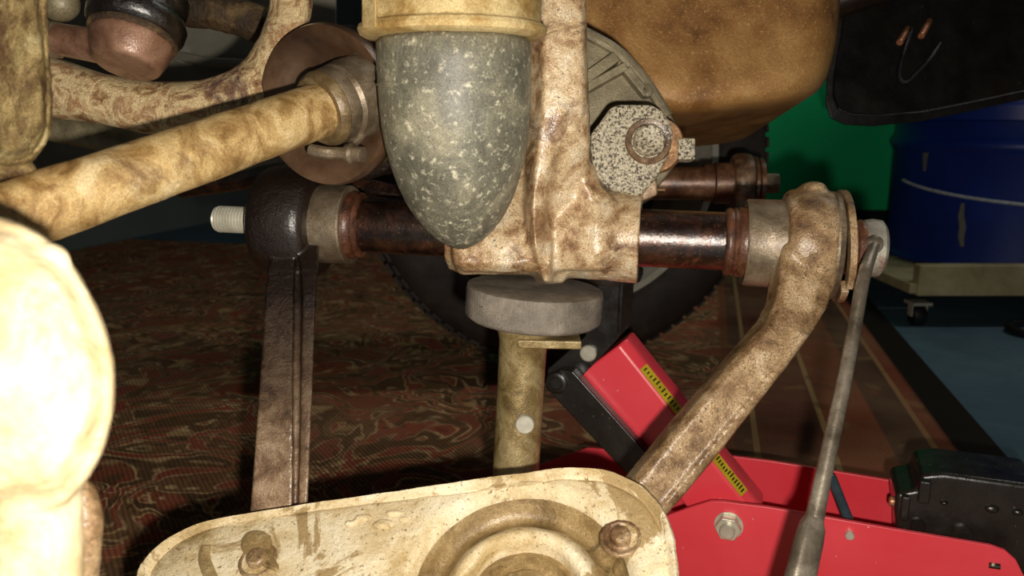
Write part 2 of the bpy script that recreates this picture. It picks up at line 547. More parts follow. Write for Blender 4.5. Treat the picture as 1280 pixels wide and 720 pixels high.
def smooth2(pts, k=6, closed=True):
    n = len(pts)
    out = []
    for i in range(n if closed else n - 1):
        a, b, c, d = (pts[(i + o) % n] for o in (-1, 0, 1, 2))
        for j in range(k):
            t = j / k
            out.append(tuple(0.5 * ((2 * b[e]) + (c[e] - a[e]) * t + (2 * a[e] - 5 * b[e] + 4 * c[e] - d[e]) * t * t + (3 * b[e] - a[e] - 3 * c[e] + d[e]) * t ** 3) for e in range(2)))
    return out


def hexring(r, n=6):
    return [(r * math.cos(PI / 3 * k), r * math.sin(PI / 3 * k)) for k in range(6)]


def hexnut(mb, p, d, r, h):
    d = d.normalized()
    u, w_ = frame(d)
    q = [p + u * a + w_ * b for a, b in hexring(r)]
    mb.prism(q, d * h)
    return mb


ZV = V((0, 0, 1))

# ------------------------------------------------------------------ setting: floor, walls
mb = MB()
mb.prism([V((-4, -1.5, -0.1)), V((4, -1.5, -0.1)), V((4, 5.2, -0.1)), V((-4, 5.2, -0.1))], ZV * 0.1)
struct(mb.build('floor', 'floor'))
W1 = onz(108, 309)
E1, E2 = onz(1074, 362), onz(1279, 600)        # two points of the rug's long edge
re = (E1 - E2).normalized()                   # along the edge, away from the camera
wd = re
wn = V((wd.y, -wd.x, 0))
A_, B_ = W1 - wd * 3.0, W1 + wd * 2.6
mb = MB()
mb.prism([A_, B_, B_ - wn * 0.12, A_ - wn * 0.12], ZV * 2.5)
struct(mb.build('wall_left', 'grey_wall'))
GY = 2.56
mb = MB()
mb.prism([V((0.35, GY, 0)), V((3.2, GY, 0)), V((3.2, GY + 0.12, 0)), V((0.35, GY + 0.12, 0))], ZV * 2.5)
struct(mb.build('wall_back', 'green'))
mb = MB()
mb.prism([V((0.35, GY - 0.015, 0)), V((3.2, GY - 0.015, 0)), V((3.2, GY, 0)), V((0.35, GY, 0))], ZV * 0.14)
struct(mb.build('shade_strip_back', 'shade_black', bevel=0.003))  # shade below the green, built as a black strip along the wall's foot

# ------------------------------------------------------------------ rug
rn = V((re.y, -re.x, 0))                      # out of the rug
ro = E2 - re * 0.75
L_, W_ = 0.75 + (E1 - E2).length + 0.28, (E2 - W1).dot(rn) - 0.04
mb = MB()
N1, N2 = 60, 40
for zt in (0.007,):
    mb.prism([V((0, 0, 0.0005)), V((0, L_, 0.0005)), V((-W_, L_, 0.0005)), V((-W_, 0, 0.0005))], ZV * 0.0065)
rug = mb.build('rug', 'rug', bevel=0.002)
rug.location = ro
rug.rotation_euler = (0, 0, math.atan2(-rn.y * -1, rn.x))
tag(rug, 'worn red and brown patterned oriental rug lying on the blue-grey floor', 'rug')

# ------------------------------------------------------------------ far wheel (other side of the car)
WD = 1.22
wc = P(725, 200, WD)
root = thing('car_wheel', 'black tyre on a silver rim seen from behind, beyond the crossmember', 'wheel', wc - V((0, 0, 0.325)))
sa = math.radians(13)
ax = V((-math.sin(sa), math.cos(sa), 0))      # steered a little
e1 = V((math.cos(sa), math.sin(sa), 0))
R0 = 274 * WD / F
prof = [(0.045, R0 * 0.66), (0.02, R0 * 0.68), (0.004, R0 * 0.74), (0.0, R0 * 0.82), (0.006, R0 * 0.91), (0.018, R0 * 0.965), (0.035, R0 * 0.99),
        (0.09, R0), (0.15, R0 * 0.99), (0.167, R0 * 0.965), (0.18, R0 * 0.90), (0.185, R0 * 0.8), (0.18, R0 * 0.7), (0.15, R0 * 0.66)]
mb = MB()
mb.lathe(wc, ax, prof, 96, cap=False)
mb.lathe(wc, ax, [(0.045, R0 * 0.66), (0.15, R0 * 0.66)], 96, cap=False)
ty = mb.build('tyre', 'tyre', root)
mb = MB()
for k in range(84):                           # shoulder tread blocks
    a = 2 * PI * k / 84
    rd = e1 * math.cos(a) + ZV * math.sin(a)
    tg = ZV * math.cos(a) - e1 * math.sin(a)
    mb.box(wc + rd * (R0 * 0.975) + ax * 0.028, rd * 0.0022, tg * 0.0085, ax * 0.012)
    mb.box(wc + rd * (R0 * 1.0) + ax * 0.075, rd * 0.003, tg * 0.0095, ax * 0.022)
    mb.box(wc + rd * (R0 * 1.0) + ax * 0.13, rd * 0.003, tg * 0.0095, ax * 0.022)
tr = sub(mb, 'tread_blocks', 'tyre', ty, root)
tr['kind'] = 'stuff'
mb = MB()
rr0 = R0 * 0.688
mb.lathe(wc, ax, [(0.012, rr0 * 1.015), (0.004, rr0 * 1.01), (0.004, rr0 * 0.965), (0.03, rr0 * 0.945), (0.07, rr0 * 0.90), (0.15, rr0 * 0.86), (0.15, rr0 * 0.88), (0.05, rr0 * 0.985)], 96, cap=False)
mb.build('rim', 'rim', root)
mb = MB()
mb.lathe(wc, ax, [(0.10, 0.02), (0.10, rr0 * 0.45), (0.125, rr0 * 0.6), (0.118, rr0 * 0.8), (0.14, rr0 * 0.868), (0.15, rr0 * 0.868), (0.13, rr0 * 0.6), (0.11, 0.02)], 64)
mb.build('wheel_disc', 'rim_dark', root)
mb = MB()
mb.lathe(wc, ax, [(0.03, 0.03), (0.03, 0.115), (0.04, 0.12), (0.095, 0.12), (0.095, 0.03)], 64)
mb.build('brake_disc', 'rim_dark', root)

# ------------------------------------------------------------------ blue drum on a wooden dolly
dolz = 0.145
dl = onz(1139, 378, 0.055)
dy0 = dl.y
dx0 = dl.x
root = thing('drum_dolly', 'pale timber dolly on castors carrying the blue drum', 'dolly', V((dx0 + 0.33, dy0 + 0.33, 0)))
for i in range(4):
    mb = MB()
    mb.box(V((dx0 + 0.36, dy0 + 0.08 + i * 0.165, 0.083)), V((0.365, 0, 0)), V((0, 0.078, 0)), V((0, 0, 0.011)))
    mb.build('plank', 'wood', root, bevel=0.003)
for y_ in (0.012, 0.30, 0.58):
    mb = MB()
    mb.box(V((dx0 + 0.37, dy0 + y_, 0.1)), V((0.36, 0, 0)), V((0, 0.014, 0)), V((0, 0, 0.032))) if y_ < 0.1 else mb.box(V((dx0 + 0.36, dy0 + y_, 0.0635)), V((0.36, 0, 0)), V((0, 0.03, 0)), V((0, 0, 0.009)))
    mb.build('rail', 'wood', root, bevel=0.003)
for i, j in ((0.03, 0.03), (0.68, 0.03), (0.03, 0.6), (0.68, 0.6)):
    mb = MB()
    c = V((dx0 + i, dy0 + j, 0.022))
    mb.lathe(c - V((0.012, 0, 0)), V((1, 0, 0)), [(0, 0.006), (0, 0.02), (0.003, 0.022), (0.021, 0.022), (0.024, 0.02), (0.024, 0.006)], 24)
    cs = mb.build('castor', 'hose', root)
    mb = MB()
    mb.box(c + V((0, 0, 0.026)), V((0.02, 0, 0)), V((0, 0.02, 0)), V((0, 0, 0.003)))
    mb.box(c + V((-0.015, 0, 0.012)), V((0.0015, 0, 0)), V((0, 0.009, 0)), V((0, 0, 0.014)))
    mb.box(c + V((0.015, 0, 0.012)), V((0.0015, 0, 0)), V((0, 0.009, 0)), V((0, 0, 0.014)))
    sub(mb, 'fork', 'zinc', cs, root)

dr = 0.29
dc = V((dx0 + 0.40, dy0 + 0.03 + dr, 0.0955))
root = thing('steel_drum', 'blue scuffed steel drum standing on the timber dolly', 'drum', dc)
mb = MB()
prof = [(0.0, 0.02), (0.0, dr - 0.005), (0.004, dr + 0.003), (0.012, dr + 0.003), (0.016, dr - 0.004)]
for z_ in (0.27, 0.55):
    prof += [(z_ - 0.02, dr - 0.004), (z_ - 0.01, dr + 0.002), (z_, dr + 0.006), (z_ + 0.01, dr + 0.002), (z_ + 0.02, dr - 0.004)]
prof += [(0.80, dr - 0.004), (0.86, dr - 0.004), (0.865, dr + 0.004), (0.875, dr + 0.004), (0.875, dr - 0.006), (0.862, dr - 0.012), (0.862, 0.02)]
mb.lathe(dc, ZV, prof, 80)
mb.build('drum_shell', 'drum', root, angle=50)
mb = MB()
mb.lathe(dc, ZV, [(0.322, dr + 0.0), (0.325, dr + 0.009), (0.355, dr + 0.009), (0.358, dr + 0.0)], 80, cap=False)
mb.build('clamp_band', 'drum', root)
mb = MB()
lv = dc + V((-0.09, -dr - 0.008, 0.34))
mb.tube(smoothpath([lv + V((0.14, 0.03, 0.012)), lv + V((0.06, 0.004, 0.02)), lv, lv + V((-0.05, 0.016, -0.014))]), 0.006, 10)
mb.build('clamp_lever', 'drum', root)
def ondrum(px, py, r_):
    q = ray(px, py)
    ox, oy = CAM.x - dc.x, CAM.y - dc.y
    A2 = q.x ** 2 + q.y ** 2
    B2 = 2 * (ox * q.x + oy * q.y)
    C2 = ox * ox + oy * oy - r_ * r_
    t_ = (-B2 - math.sqrt(max(0, B2 * B2 - 4 * A2 * C2))) / (2 * A2)
    return CAM + q * t_


M['scuff'] = grime('bare_grey_scuff', [(0.3, '6a6a60'), (0.7, '8a877a')], 60, (0.5, 0.8))
for cen in (((1160, 176, 3), (1159, 186, 4.5), (1157, 198, 3), (1156, 214, 1.5)), ((1204, 254, 2), (1202, 270, 4), (1204, 284, 4.5), (1202, 296, 4), (1203, 308, 2.5))):
    mb = MB()
    left = [ondrum(x - w_, y, dr - 0.003) for x, y, w_ in cen]
    right = [ondrum(x + w_ * 0.8, y, dr - 0.003) for x, y, w_ in cen]
    mb.rings([[a_, b_, b_ + V((0, 0.002, 0)), a_ + V((0, 0.002, 0))] for a_, b_ in zip(left, right)])
    mb.build('paint_scuff', 'scuff', root)
mb = MB()
pts = []
for k in range(49):
    a = -PI * 0.98 + k / 48 * PI * 0.98
    pts.append(dc + V((math.cos(a) * (dr + 0.006), math.sin(a) * (dr + 0.006), 0.148 - 0.045 * max(0, math.sin(-a * 1.0)) ** 0.7 + 0.045)))
mb.tube(pts, 0.0035, 8)
cb = mb.build('tie_cable', 'rope', None, base=list(dc))
tag(cb, 'thin grey steel cable looped around the blue drum', 'cable')

# black hose on the floor
hp = onz(1290, 418)
pts = []
for k in range(33):
    a = PI * 0.35 + k / 32 * PI * 1.3
    pts.append(V((hp.x + 0.075 + 0.115 * math.cos(a), hp.y + 0.07 * math.sin(a), 0.009)))
pts += [pts[-1] + V((0.05 * i, 0.008 * i, 0)) for i in range(1, 7)]
mb = MB()
mb.tube(smoothpath(pts, 2), 0.008, 12)
tag(mb.build('rubber_hose', 'hose', None, base=[hp.x, hp.y, 0]), 'black rubber hose curled on the blue-grey floor', 'hose')

# ------------------------------------------------------------------ underbody panel and things above, far layer
root = thing('underbody_panel', 'dark grey car underbody panel behind the rusty subframe rail', 'car panel', P(120, 250, 0.98))
mb = MB()
o = [P(-260, -160, 1.0), P(420, -160, 1.0), P(420, 60, 1.0), P(400, 225, 0.98), P(300, 226, 0.98), P(250, 238, 0.98), P(60, 246, 0.98), P(-260, 246, 0.98)]
mb.prism(o, V((0, 0.004, 0)))
mb.build('sheet', 'panel', root, bevel=0.001)
mb = MB()
a, b = P(205, 20, 0.985), P(330, 120, 0.985)
mb.tube([P(120, 60, 0.99), P(225, 70, 0.985), P(262, 78, 0.985), P(400, 84, 0.985)], [0.006, 0.006, 0.006, 0.006], 8)
mb.build('pressed_bead', 'panel', root)
mb = MB()
mb.lathe(P(228, 68, 0.998), -ray(228, 68), [(0, 0.014), (0.012, 0.014), (0.016, 0.010), (0.016, 0.0)], 24)
mb.build('plug', 'panel', root)

# ------------------------------------------------------------------ dark anti-roll bar behind the left eye
pts = smoothpath([P(228, 236, 0.74), P(300, 226, 0.7), P(360, 214, 0.66), P(440, 232, 0.63), P(520, 250, 0.62), P(600, 262, 0.62)])
mb = MB()
mb.tube(pts, 0.0085, 16)
tag(mb.build('anti_roll_bar', 'oily_steel', None, base=list(P(440, 232, 0.63))), 'oily black bar running behind the fulcrum pin below the dished cup', 'bar')

# ------------------------------------------------------------------ oil pan
root = thing('oil_sump', 'orange-brown rusty engine sump above the far wheel', 'sump', P(880, 146, 0.80))
d0, d1 = 0.72, 0.98
base_ = [(640, -150), (1056, -150), (1051, -20), (1047, 40), (1040, 78), (1030, 104), (1010, 122), (975, 132), (915, 139), (850, 146), (790, 128), (735, 100), (680, 70), (640, 60)]
rings = []
cpx, cpy = 850, -20
for dd, sc in ((0.725, 0.72), (0.722, 0.86), (0.728, 0.94), (0.745, 0.985), (0.775, 1.0)):
    rings.append([P(cpx + (x - cpx) * sc, cpy + (y - cpy) * sc, dd) for x, y in smooth2(base_, 4)])
bk = [p + FW * 0.20 for p in rings[-1]]
rings.append(bk)
mb = MB()
mb.rings(rings)
mb.build('sump_shell', 'sump', root, angle=60)
# ------------------------------------------------------------------ black shield at the upper right
root = thing('splash_shield', 'black dirty splash shield hanging above the blue drum', 'car panel', P(1160, 150, 0.98))
o = [(1036, -40), (1046, 20), (1040, 60), (1033, 100), (1032, 130), (1038, 148), (1056, 156), (1090, 158), (1150, 152), (1210, 140), (1290, 122), (1330, 112), (1330, -40)]
rings = [[P(x, y, 0.98) for x, y in o], [P(x, y, 0.965) for x, y in o], [P(1200 + (x - 1200) * 0.94, 20 + (y - 20) * 0.90, 0.963) for x, y in o], [P(1200 + (x - 1200) * 0.92, 20 + (y - 20) * 0.86, 1.02) for x, y in o], [P(1200 + (x - 1200) * 0.9, 20 + (y - 20) * 0.84, 1.06) for x, y in o]]
mb = MB()
mb.rings(rings)
mb.build('shield_pan', 'tray', root, bevel=0.002)
mb = MB()
o = [(1076, -30), (1078, 60), (1072, 85), (1078, 110), (1100, 128), (1150, 100), (1290, 48), (1290, -30)]
mb.rings([[P(x, y, 1.04) for x, y in o], [P(1180 + (x - 1180) * 0.96, 20 + (y - 20) * 0.95, 0.992) for x, y in o]])
mb.build('raised_panel', 'tray_brown', root, bevel=0.004)
mb = MB()
mb.prism([P(1088, 10, 0.986), P(1124, 16, 0.986), P(1126, 42, 0.986), P(1088, 38, 0.986)], FW * 0.01)
mb.build('primer_patch', 'red_brown', root, bevel=0.001)
for (x0, y0), (x1, y1) in (((1138, 30), (1124, 54)), ((1165, 20), (1151, 46))):
    mb = MB()
    a, b = P(x0, y0, 0.992), P(x1, y1, 0.955)
    L = (b - a).length
    pr = []
    for k in range(14):
        pr += [(L * k / 14, 0.0042), (L * (k + 0.5) / 14, 0.0036)]
    mb.lathe(a, b - a, pr, 14)
    mb.build('stud', 'copper_dark', root)
mb = MB()
mb.tube(smoothpath([P(1140, 36, 0.975), P(1130, 65, 0.96), P(1124, 92, 0.955), P(1131, 104, 0.955), P(1146, 92, 0.958), P(1162, 74, 0.962), P(1175, 54, 0.975)]), 0.0028, 8)
mb.build('wire_loop', 'hose', root)
mb = MB()
mb.tube([P(1040, 12, 0.93), P(1100, -8, 0.95), P(1180, -40, 0.98)], 0.012, 12)
mb.build('edge_tube', 'tray_brown', root)

# ------------------------------------------------------------------ opposite-side fulcrum bush
FD = 0.93
a, b = P(770, 229, FD), P(978, 229, FD - 0.02)
ax = (b - a).normalized()
Lx = (b - a).length
k_ = Lx / 208
root = thing('far_fulcrum_pin', 'brown oily fulcrum pin with bush in front of the far tyre', 'suspension bush', a)
mb = MB()
mb.lathe(a, ax, [(0, 0.019), (112 * k_, 0.019)], 32)
mb.build('shaft', 'far_brown', root)
mb = MB()
mb.lathe(a, ax, [(110 * k_, 0.02), (110 * k_, 0.0215), (122 * k_, 0.0215), (122 * k_, 0.0195), (124 * k_, 0.0235), (146 * k_, 0.0235), (146 * k_, 0.018)], 32)
mb.build('bush_sleeve', 'far_brown', root)
mb = MB()
mb.lathe(a, ax, [(144 * k_, 0.02), (145 * k_, 0.031), (152 * k_, 0.034), (164 * k_, 0.034), (170 * k_, 0.031), (172 * k_, 0.02)], 36)
mb.lathe(a + V((0, 0, -0.02)), ax, [(146 * k_, 0.02), (146 * k_, 0.03), (168 * k_, 0.03), (168 * k_, 0.02)], 24)
mb.build('arm_eye', 'oily_arm', root, voxel=0.0018, smooth=4)
mb = MB()
mb.lathe(a, ax, [(171 * k_, 0.01), (171 * k_, 0.030), (175 * k_, 0.030), (175 * k_, 0.022), (178 * k_, 0.028), (183 * k_, 0.028), (183 * k_, 0.01)], 36)
mb.build('washer', 'far_brown', root)
mb = MB()
hexnut(mb, a + ax * 183 * k_, ax, 0.0125, 20 * k_)
mb.build('bolt_head', 'sleeve', root, bevel=0.0015)
mb = MB()
mb.box(P(812, 238, FD - 0.03), ax * 0.016, UP * 0.0012, FW * 0.006)
mb.build('key_tab', 'copper', root)

# ------------------------------------------------------------------ subframe rail and steering parts (upper left)
root = thing('subframe_rail', 'rust-flaked tan subframe rail curving up beside the dished cup', 'car frame', P(160, 160, 0.52))
RDp = 0.52
up_ = [(-120, 55), (40, 66), (130, 92), (205, 102), (265, 96), (300, 78), (322, 48), (334, 12), (338, -60)]
lo_ = [(-120, 125), (40, 143), (120, 155), (205, 168), (285, 160), (338, 138), (368, 80), (388, 20), (398, -60)]
def dense(pl, k=6):
    q = smoothpath([V((x, y, 0)) for x, y in pl], k)
    return [(p.x, p.y) for p in q]
U_, L2 = dense(up_), dense(lo_)
rings = []
for (ux, uy), (lx, ly) in zip(U_, L2):
    mx, my = (ux + lx) / 2, (uy + ly) / 2
    ring = []
    for k in range(20):
        a = 2 * PI * k / 20
        c, s_ = math.cos(a), math.sin(a)
        c = math.copysign(abs(c) ** 0.7, c)
        s_ = math.copysign(abs(s_) ** 0.7, s_)
        ring.append(P(mx + (ux - mx) * c, my + (uy - my) * c, RDp - 0.02 * s_))
    rings.append(ring)
mb = MB()
mb.rings(rings)
mb.build('rail', 'rail', root, lump=(0.003, 0.018), angle=80)

mb = MB()
mb.tube([P(-40, 142, 0.57), P(70, 160, 0.57), P(150, 176, 0.57), P(250, 196, 0.57)], 0.0100, 20)
tag(mb.build('brake_tube', 'gear_cast', None, base=list(P(120, 170, 0.57))), 'dull grey tube running just under the rust-flaked rail', 'tube')

mb = MB()
bp = smoothpath([P(150, -14, 0.62), P(230, 8, 0.62), P(290, 18, 0.62), P(345, 40, 0.62), P(420, 70, 0.62)])
mb.tube(bp, 0.0142, 18)
tag(mb.build('drag_link', 'dark_bar', None, lump=(0.004, 0.012), base=list(P(290, 20, 0.62))), 'dark crusted bar passing behind the black rubber boot', 'bar')

# ball joint
KB = 0.87
b = P(157, 84, 0.478)
ax = (P(157, 84, 0.478) - P(180, -6, 0.490)).normalized()
root = thing('ball_joint', 'coppery ball joint with a greasy black rubber boot above the rail', 'ball joint', b)
def kb(pr):
    return [(t_ * KB, r_ * KB) for t_, r_ in pr]
mb = MB()
mb.lathe(b, -ax, kb([(0.0, 0.005), (0.0, 0.0195), (0.002, 0.0220), (0.010, 0.0250), (0.018, 0.027), (0.021, 0.0275), (0.021, 0.01)]), 40)
sp = P(66, 48, 0.485)
mb.tube([b - ax * 0.011, sp, P(-30, 28, 0.49)], [0.0112, 0.0094, 0.0094], 20)
mb.build('housing', 'copper_cone', root, voxel=0.0011, smooth=4)
mb = MB()
mb.lathe(b - ax * 0.0205 * KB, -ax, kb([(0.0, 0.01), (0.0, 0.0272), (0.0015, 0.0292), (0.0035, 0.0292), (0.0045, 0.028)]), 40)
mb.build('retaining_ring', 'dark_bar', root)
mb = MB()
mb.lathe(b - ax * 0.0240 * KB, -ax, kb([(0, 0.02), (0.0, 0.028), (0.005, 0.0320), (0.012, 0.0328), (0.017, 0.0305), (0.019, 0.0280), (0.023, 0.0300), (0.031, 0.0312), (0.038, 0.028), (0.042, 0.021), (0.050, 0.018), (0.064, 0.018), (0.064, 0.005)]), 48)
mb.build('rubber_boot', 'black_gloss', root, angle=80)
mb = MB()
hexnut(mb, sp - (sp - b).normalized() * 0.004, (P(-30, 28, 0.49) - sp), 0.0120, 0.013)
mb.build('lock_nut', 'sleeve', root, bevel=0.001)
mb = MB()
mb.ball(P(74, 4, 0.50), RT * 0.0125, UP * 0.0115, FW * 0.011)
mb.tube([P(76, -60, 0.51), P(74, 4, 0.50)], 0.010, 14)
tag(mb.build('bracket_lug', 'gear_cast', None, voxel=0.0015, smooth=4, base=list(P(74, 4, 0.50))), 'small rounded grey-brown lug beside the black rubber boot', 'bracket')

# ------------------------------------------------------------------ mossy block at the upper left edge
root = None
o = [(-70, -60), (50, -60), (56, 0), (62, 90), (63, 150), (58, 176), (44, 196), (22, 207), (-10, 205), (-70, 190)]
rings = []
for dd, sc in ((0.338, 0.86), (0.330, 0.95), (0.333, 1.0), (0.36, 1.0), (0.38, 0.95)):
    rings.append([P(-10 + (x + 10) * sc, 70 + (y - 70) * sc, dd) for x, y in smooth2(o, 3)])
mb = MB()
mb.rings(rings)
mb.ball(P(2, 212, 0.345), RT * 0.014, UP * 0.006, FW * 0.010)
tag(mb.build('damper_mount', 'mossy', None, voxel=0.0011, smooth=6, lump=(0.0035, 0.010), base=list(P(0, 200, 0.345))), 'mossy tan cast block above the near end of the diagonal rod', 'bracket')

# ------------------------------------------------------------------ diagonal strut rod with dished cup
ra, rb = P(-40, 292, 0.325), P(428, 128, 0.468)
ax = (rb - ra).normalized()
Lx = (rb - ra).length
root = thing('strut_rod', 'thick tan dirty rod running diagonally into a brown dished cup', 'rod', rb)
mb = MB()
mb.tube([ra + ax * (Lx * k / 30) for k in range(31)], [0.0152] * 31, 36)
mb.build('rod', 'rod_tan', root, lump=(0.0012, 0.02), angle=80)
cupc = P(428, 127, 0.478)
# the cup faces along the rod but a little more to the camera
cax = (ax * 0.72 + FW * 0.62 + RT * 0.1).normalized()
sl = P(412, 130, 0.455)
sl = ra + ax * (Lx - 0.004)
mb = MB()
mb.lathe(sl, ax, [(-0.013, 0.0150), (-0.013, 0.0195), (-0.010, 0.0212), (-0.002, 0.0220), (0.0, 0.0205), (0.002, 0.0225), (0.010, 0.0238), (0.020, 0.0238), (0.021, 0.0215), (0.023, 0.0245), (0.045, 0.0250), (0.045, 0.012)], 56)
cl = mb.build('collar', 'sleeve', root, angle=25)
mb = MB()
mb.lathe(sl, ax, [(-0.0145, 0.0150), (-0.0150, 0.0188), (-0.0125, 0.0208), (-0.0100, 0.0216), (-0.0085, 0.0208)], 56, cap=False)
sub(mb, 'collar_ring', 'cup_dull', cl, root)
ce = P(412, 132, 0.492)
mb = MB()
R1 = 0.0485
mb.lathe(ce, cax, [(0.004, 0.012), (0.004, 0.026), (0.0, 0.034), (-0.008, R1 * 0.90), (-0.0075, R1 * 0.97), (-0.003, R1), (0.004, R1 * 0.985), (0.012, R1 * 0.9), (0.014, 0.03), (0.014, 0.012)], 72)
mb.build('dished_cup', 'brown_plate', root, angle=60)
mb = MB()
mb.lathe(ce + cax * 0.012, cax, [(0.0, 0.02), (0.0, 0.042), (0.006, 0.0475), (0.014, 0.0485), (0.02, 0.045), (0.024, 0.043), (0.03, 0.0475), (0.05, 0.0475), (0.06, 0.04), (0.06, 0.01)], 64)
mb.build('rubber_bush', 'black_gloss', root, angle=80)
mb = MB()
pp = P(434, 191, 0.464)
mb.lathe(pp, (P(458, 194, 0.46) - pp), [(0, 0.0055), (0.003, 0.0062), (0.0045, 0.0045), (0.0105, 0.0045), (0.0105, 0.001)], 20)
mb.tube(smoothpath([P(388, 187, 0.458), P(410, 191, 0.456), P(434, 191, 0.464)]), 0.0035, 10)
mb.tube(smoothpath([P(440, 180, 0.466), P(452, 166, 0.47), P(456, 152, 0.475)]), 0.0032, 10)
mb.build('locking_tab', 'sleeve', root)

# ------------------------------------------------------------------ suspension crossmember
fa, fb = P(268, 273.5, 0.563), P(1112, 311.0, 0.487)       # fulcrum axis
FX = (fb - fa).normalized()
FLn = (fb - fa).length


def onaxis(px):
    """distance along the fulcrum axis that shows at column px"""
    lo, hi = 0.0, FLn
    for _ in range(40):
        m = (lo + hi) / 2
        q = fa + FX * m - CAM
        x = 640 + F * q.dot(RT) / q.dot(FW)
        if x < px:
            lo = m
        else:
            hi = m
    return lo


def AX(px):
    return fa + FX * onaxis(px)


root = thing('suspension_crossmember', 'tan rusty cast crossmember tower holding the fulcrum pin', 'crossmember', P(680, 352, 0.52))
mb = MB()
# tower body behind the bump stop
secs = []
for py, xl, xr, df in ((-90, 500, 700, 0.520), (80, 505, 705, 0.520), (180, 520, 705, 0.515), (250, 545, 710, 0.512), (300, 562, 720, 0.508), (330, 566, 720, 0.505), (343, 575, 715, 0.512)):
    secs.append([P(xl, py, df), P((xl + xr) / 2, py, df - 0.006), P(xr, py, df), P(xr, py, df + 0.05), P(xl, py, df + 0.05)])
mb.rings(secs)
# the front ridge
secs = []
for py, xl, xm, xr, df, dv in ((-90, 658, 728, 731, 0.462, 0.001), (60, 660, 729, 733, 0.463, 0.001), (130, 661, 726, 736, 0.465, 0.002), (180, 659, 712, 737, 0.468, 0.005), (225, 657, 698, 736, 0.472, 0.010), (265, 656, 690, 733, 0.474, 0.018), (305, 659, 692, 724, 0.477, 0.022), (335, 667, 697, 714, 0.484, 0.018), (354, 677, 694, 704, 0.492, 0.012)):
    m1 = xl + (xm - xl) * 0.28
    secs.append([P(xl, py, df + 0.014), P(m1, py, df), P(m1 + (xm - m1) * 0.5, py, df + dv * 0.25), P(xm, py, df + dv), P(xr, py, df + dv + 0.006), P(xr, py, df + 0.07), P(xl - 6, py, df + 0.07)])
mb.rings(secs)
# left web down to the housing
secs = []
for py, xl, xr, df in ((120, 600, 680, 0.51), (200, 590, 680, 0.505), (250, 575, 680, 0.497), (295, 563, 690, 0.488), (330, 566, 690, 0.486), (340, 580, 690, 0.492)):
    secs.append([P(xl, py, df + 0.006), P(xr, py, df - 0.002), P(xr, py, df + 0.04), P(xl, py, df + 0.05)])
mb.rings(secs)
# fillet towards the right-hand end
secs = []
for py, xr, df in ((205, 742, 0.485), (232, 752, 0.486), (252, 770, 0.487), (280, 782, 0.484), (318, 782, 0.484), (338, 770, 0.49)):
    secs.append([P(690, py, df + 0.010), P((690 + xr) / 2 + 10, py, df - 0.001), P(xr, py, df + 0.004), P(xr, py, df + 0.04), P(690, py, df + 0.04)])
mb.rings(secs)
t0, t1 = onaxis(566), onaxis(799)
mb.lathe(fa, FX, [(t0, 0.012), (t0, 0.0275), (t1 - 0.001, 0.0285), (t1, 0.028), (t1, 0.012)], 48)
mb.build('casting', 'cast_rust', root, voxel=0.0013, smooth=16, lump=(0.0016, 0.010))
# squared end of the housing, with its own top shoulder
mb = MB()
t2 = onaxis(762)
mb.lathe(fa, FX, [(t2, 0.015), (t2, 0.0285), (t1, 0.0293), (t1 + 0.0005, 0.0285), (t1 + 0.0005, 0.0185), (t1 - 0.004, 0.0185)], 64)
q = [AX(768) + UP * 0.02 + FW * -0.012, AX(800) + UP * 0.02 + FW * -0.012, AX(800) + UP * 0.0315 + FW * -0.010, AX(768) + UP * 0.0325 + FW * -0.010]
mb.prism(q, FW * 0.03)
mb.build('housing_end', 'cast_rust', root, voxel=0.001, smooth=2)

# ------------------------------------------------------------------ bump stop
bc = P(567, 30, 0.428)
k_ = 0.428 / F
root = thing('bump_stop', 'grey dusty rubber bump stop cone under a tan metal cup', 'bump stop', P(571, 305, 0.452))
tipx = V((0.0018, 0.012, 0))                     # the cone leans back a little at the tip
prof = [(28, 60), (30, 92), (36, 97), (60, 97.5), (85, 97), (110, 96.3), (135, 95), (160, 91.5), (185, 86), (210, 78.5), (232, 69.5), (252, 58), (270, 44), (282, 31), (290, 18), (294, 8), (295, 2)]
rings = []
for yy, rr_ in prof:
    t_ = max(0, (yy - 30) / 270)
    c = bc - ZV * ((yy - 12) * k_ * 1.02) + tipx * t_ ** 2
    rings.append([c + V((math.cos(2 * PI * q / 64), math.sin(2 * PI * q / 64), 0)) * rr_ * k_ for q in range(64)])
mb = MB()
mb.rings(rings)
rub = mb.build('rubber_cone', 'bump_rubber', root, angle=80)
mb = MB()
c = bc - ZV * (74 * k_)
mb.lathe(c, ZV, [(-0.0006, 0.0405), (-0.0006, 0.0417), (0.0004, 0.0418), (0.0006, 0.0405)], 64, cap=False)
sub(mb, 'mould_line', 'bump_rubber', rub, root)
mb = MB()
c = P(566, 41, 0.428)
mb.lathe(c, ZV, [(-0.003, 0.03), (-0.003, 0.0465), (-0.0015, 0.0492), (0.001, 0.0502), (0.003, 0.0495), (0.0042, 0.0475), (0.006, 0.0468), (0.02, 0.0472), (0.07, 0.0475), (0.07, 0.03)], 72)
mb.build('metal_cup', 'cup_tan', root, lump=(0.0012, 0.01))
mb = MB()
mb.prism([P(452, 34, 0.40), P(470, 34, 0.392), P(470, -60, 0.392), P(452, -60, 0.40)], FW * 0.004)
for xx in (655, 672):
    pass
mb.build('cup_seam', 'cup_tan', root, bevel=0.001)

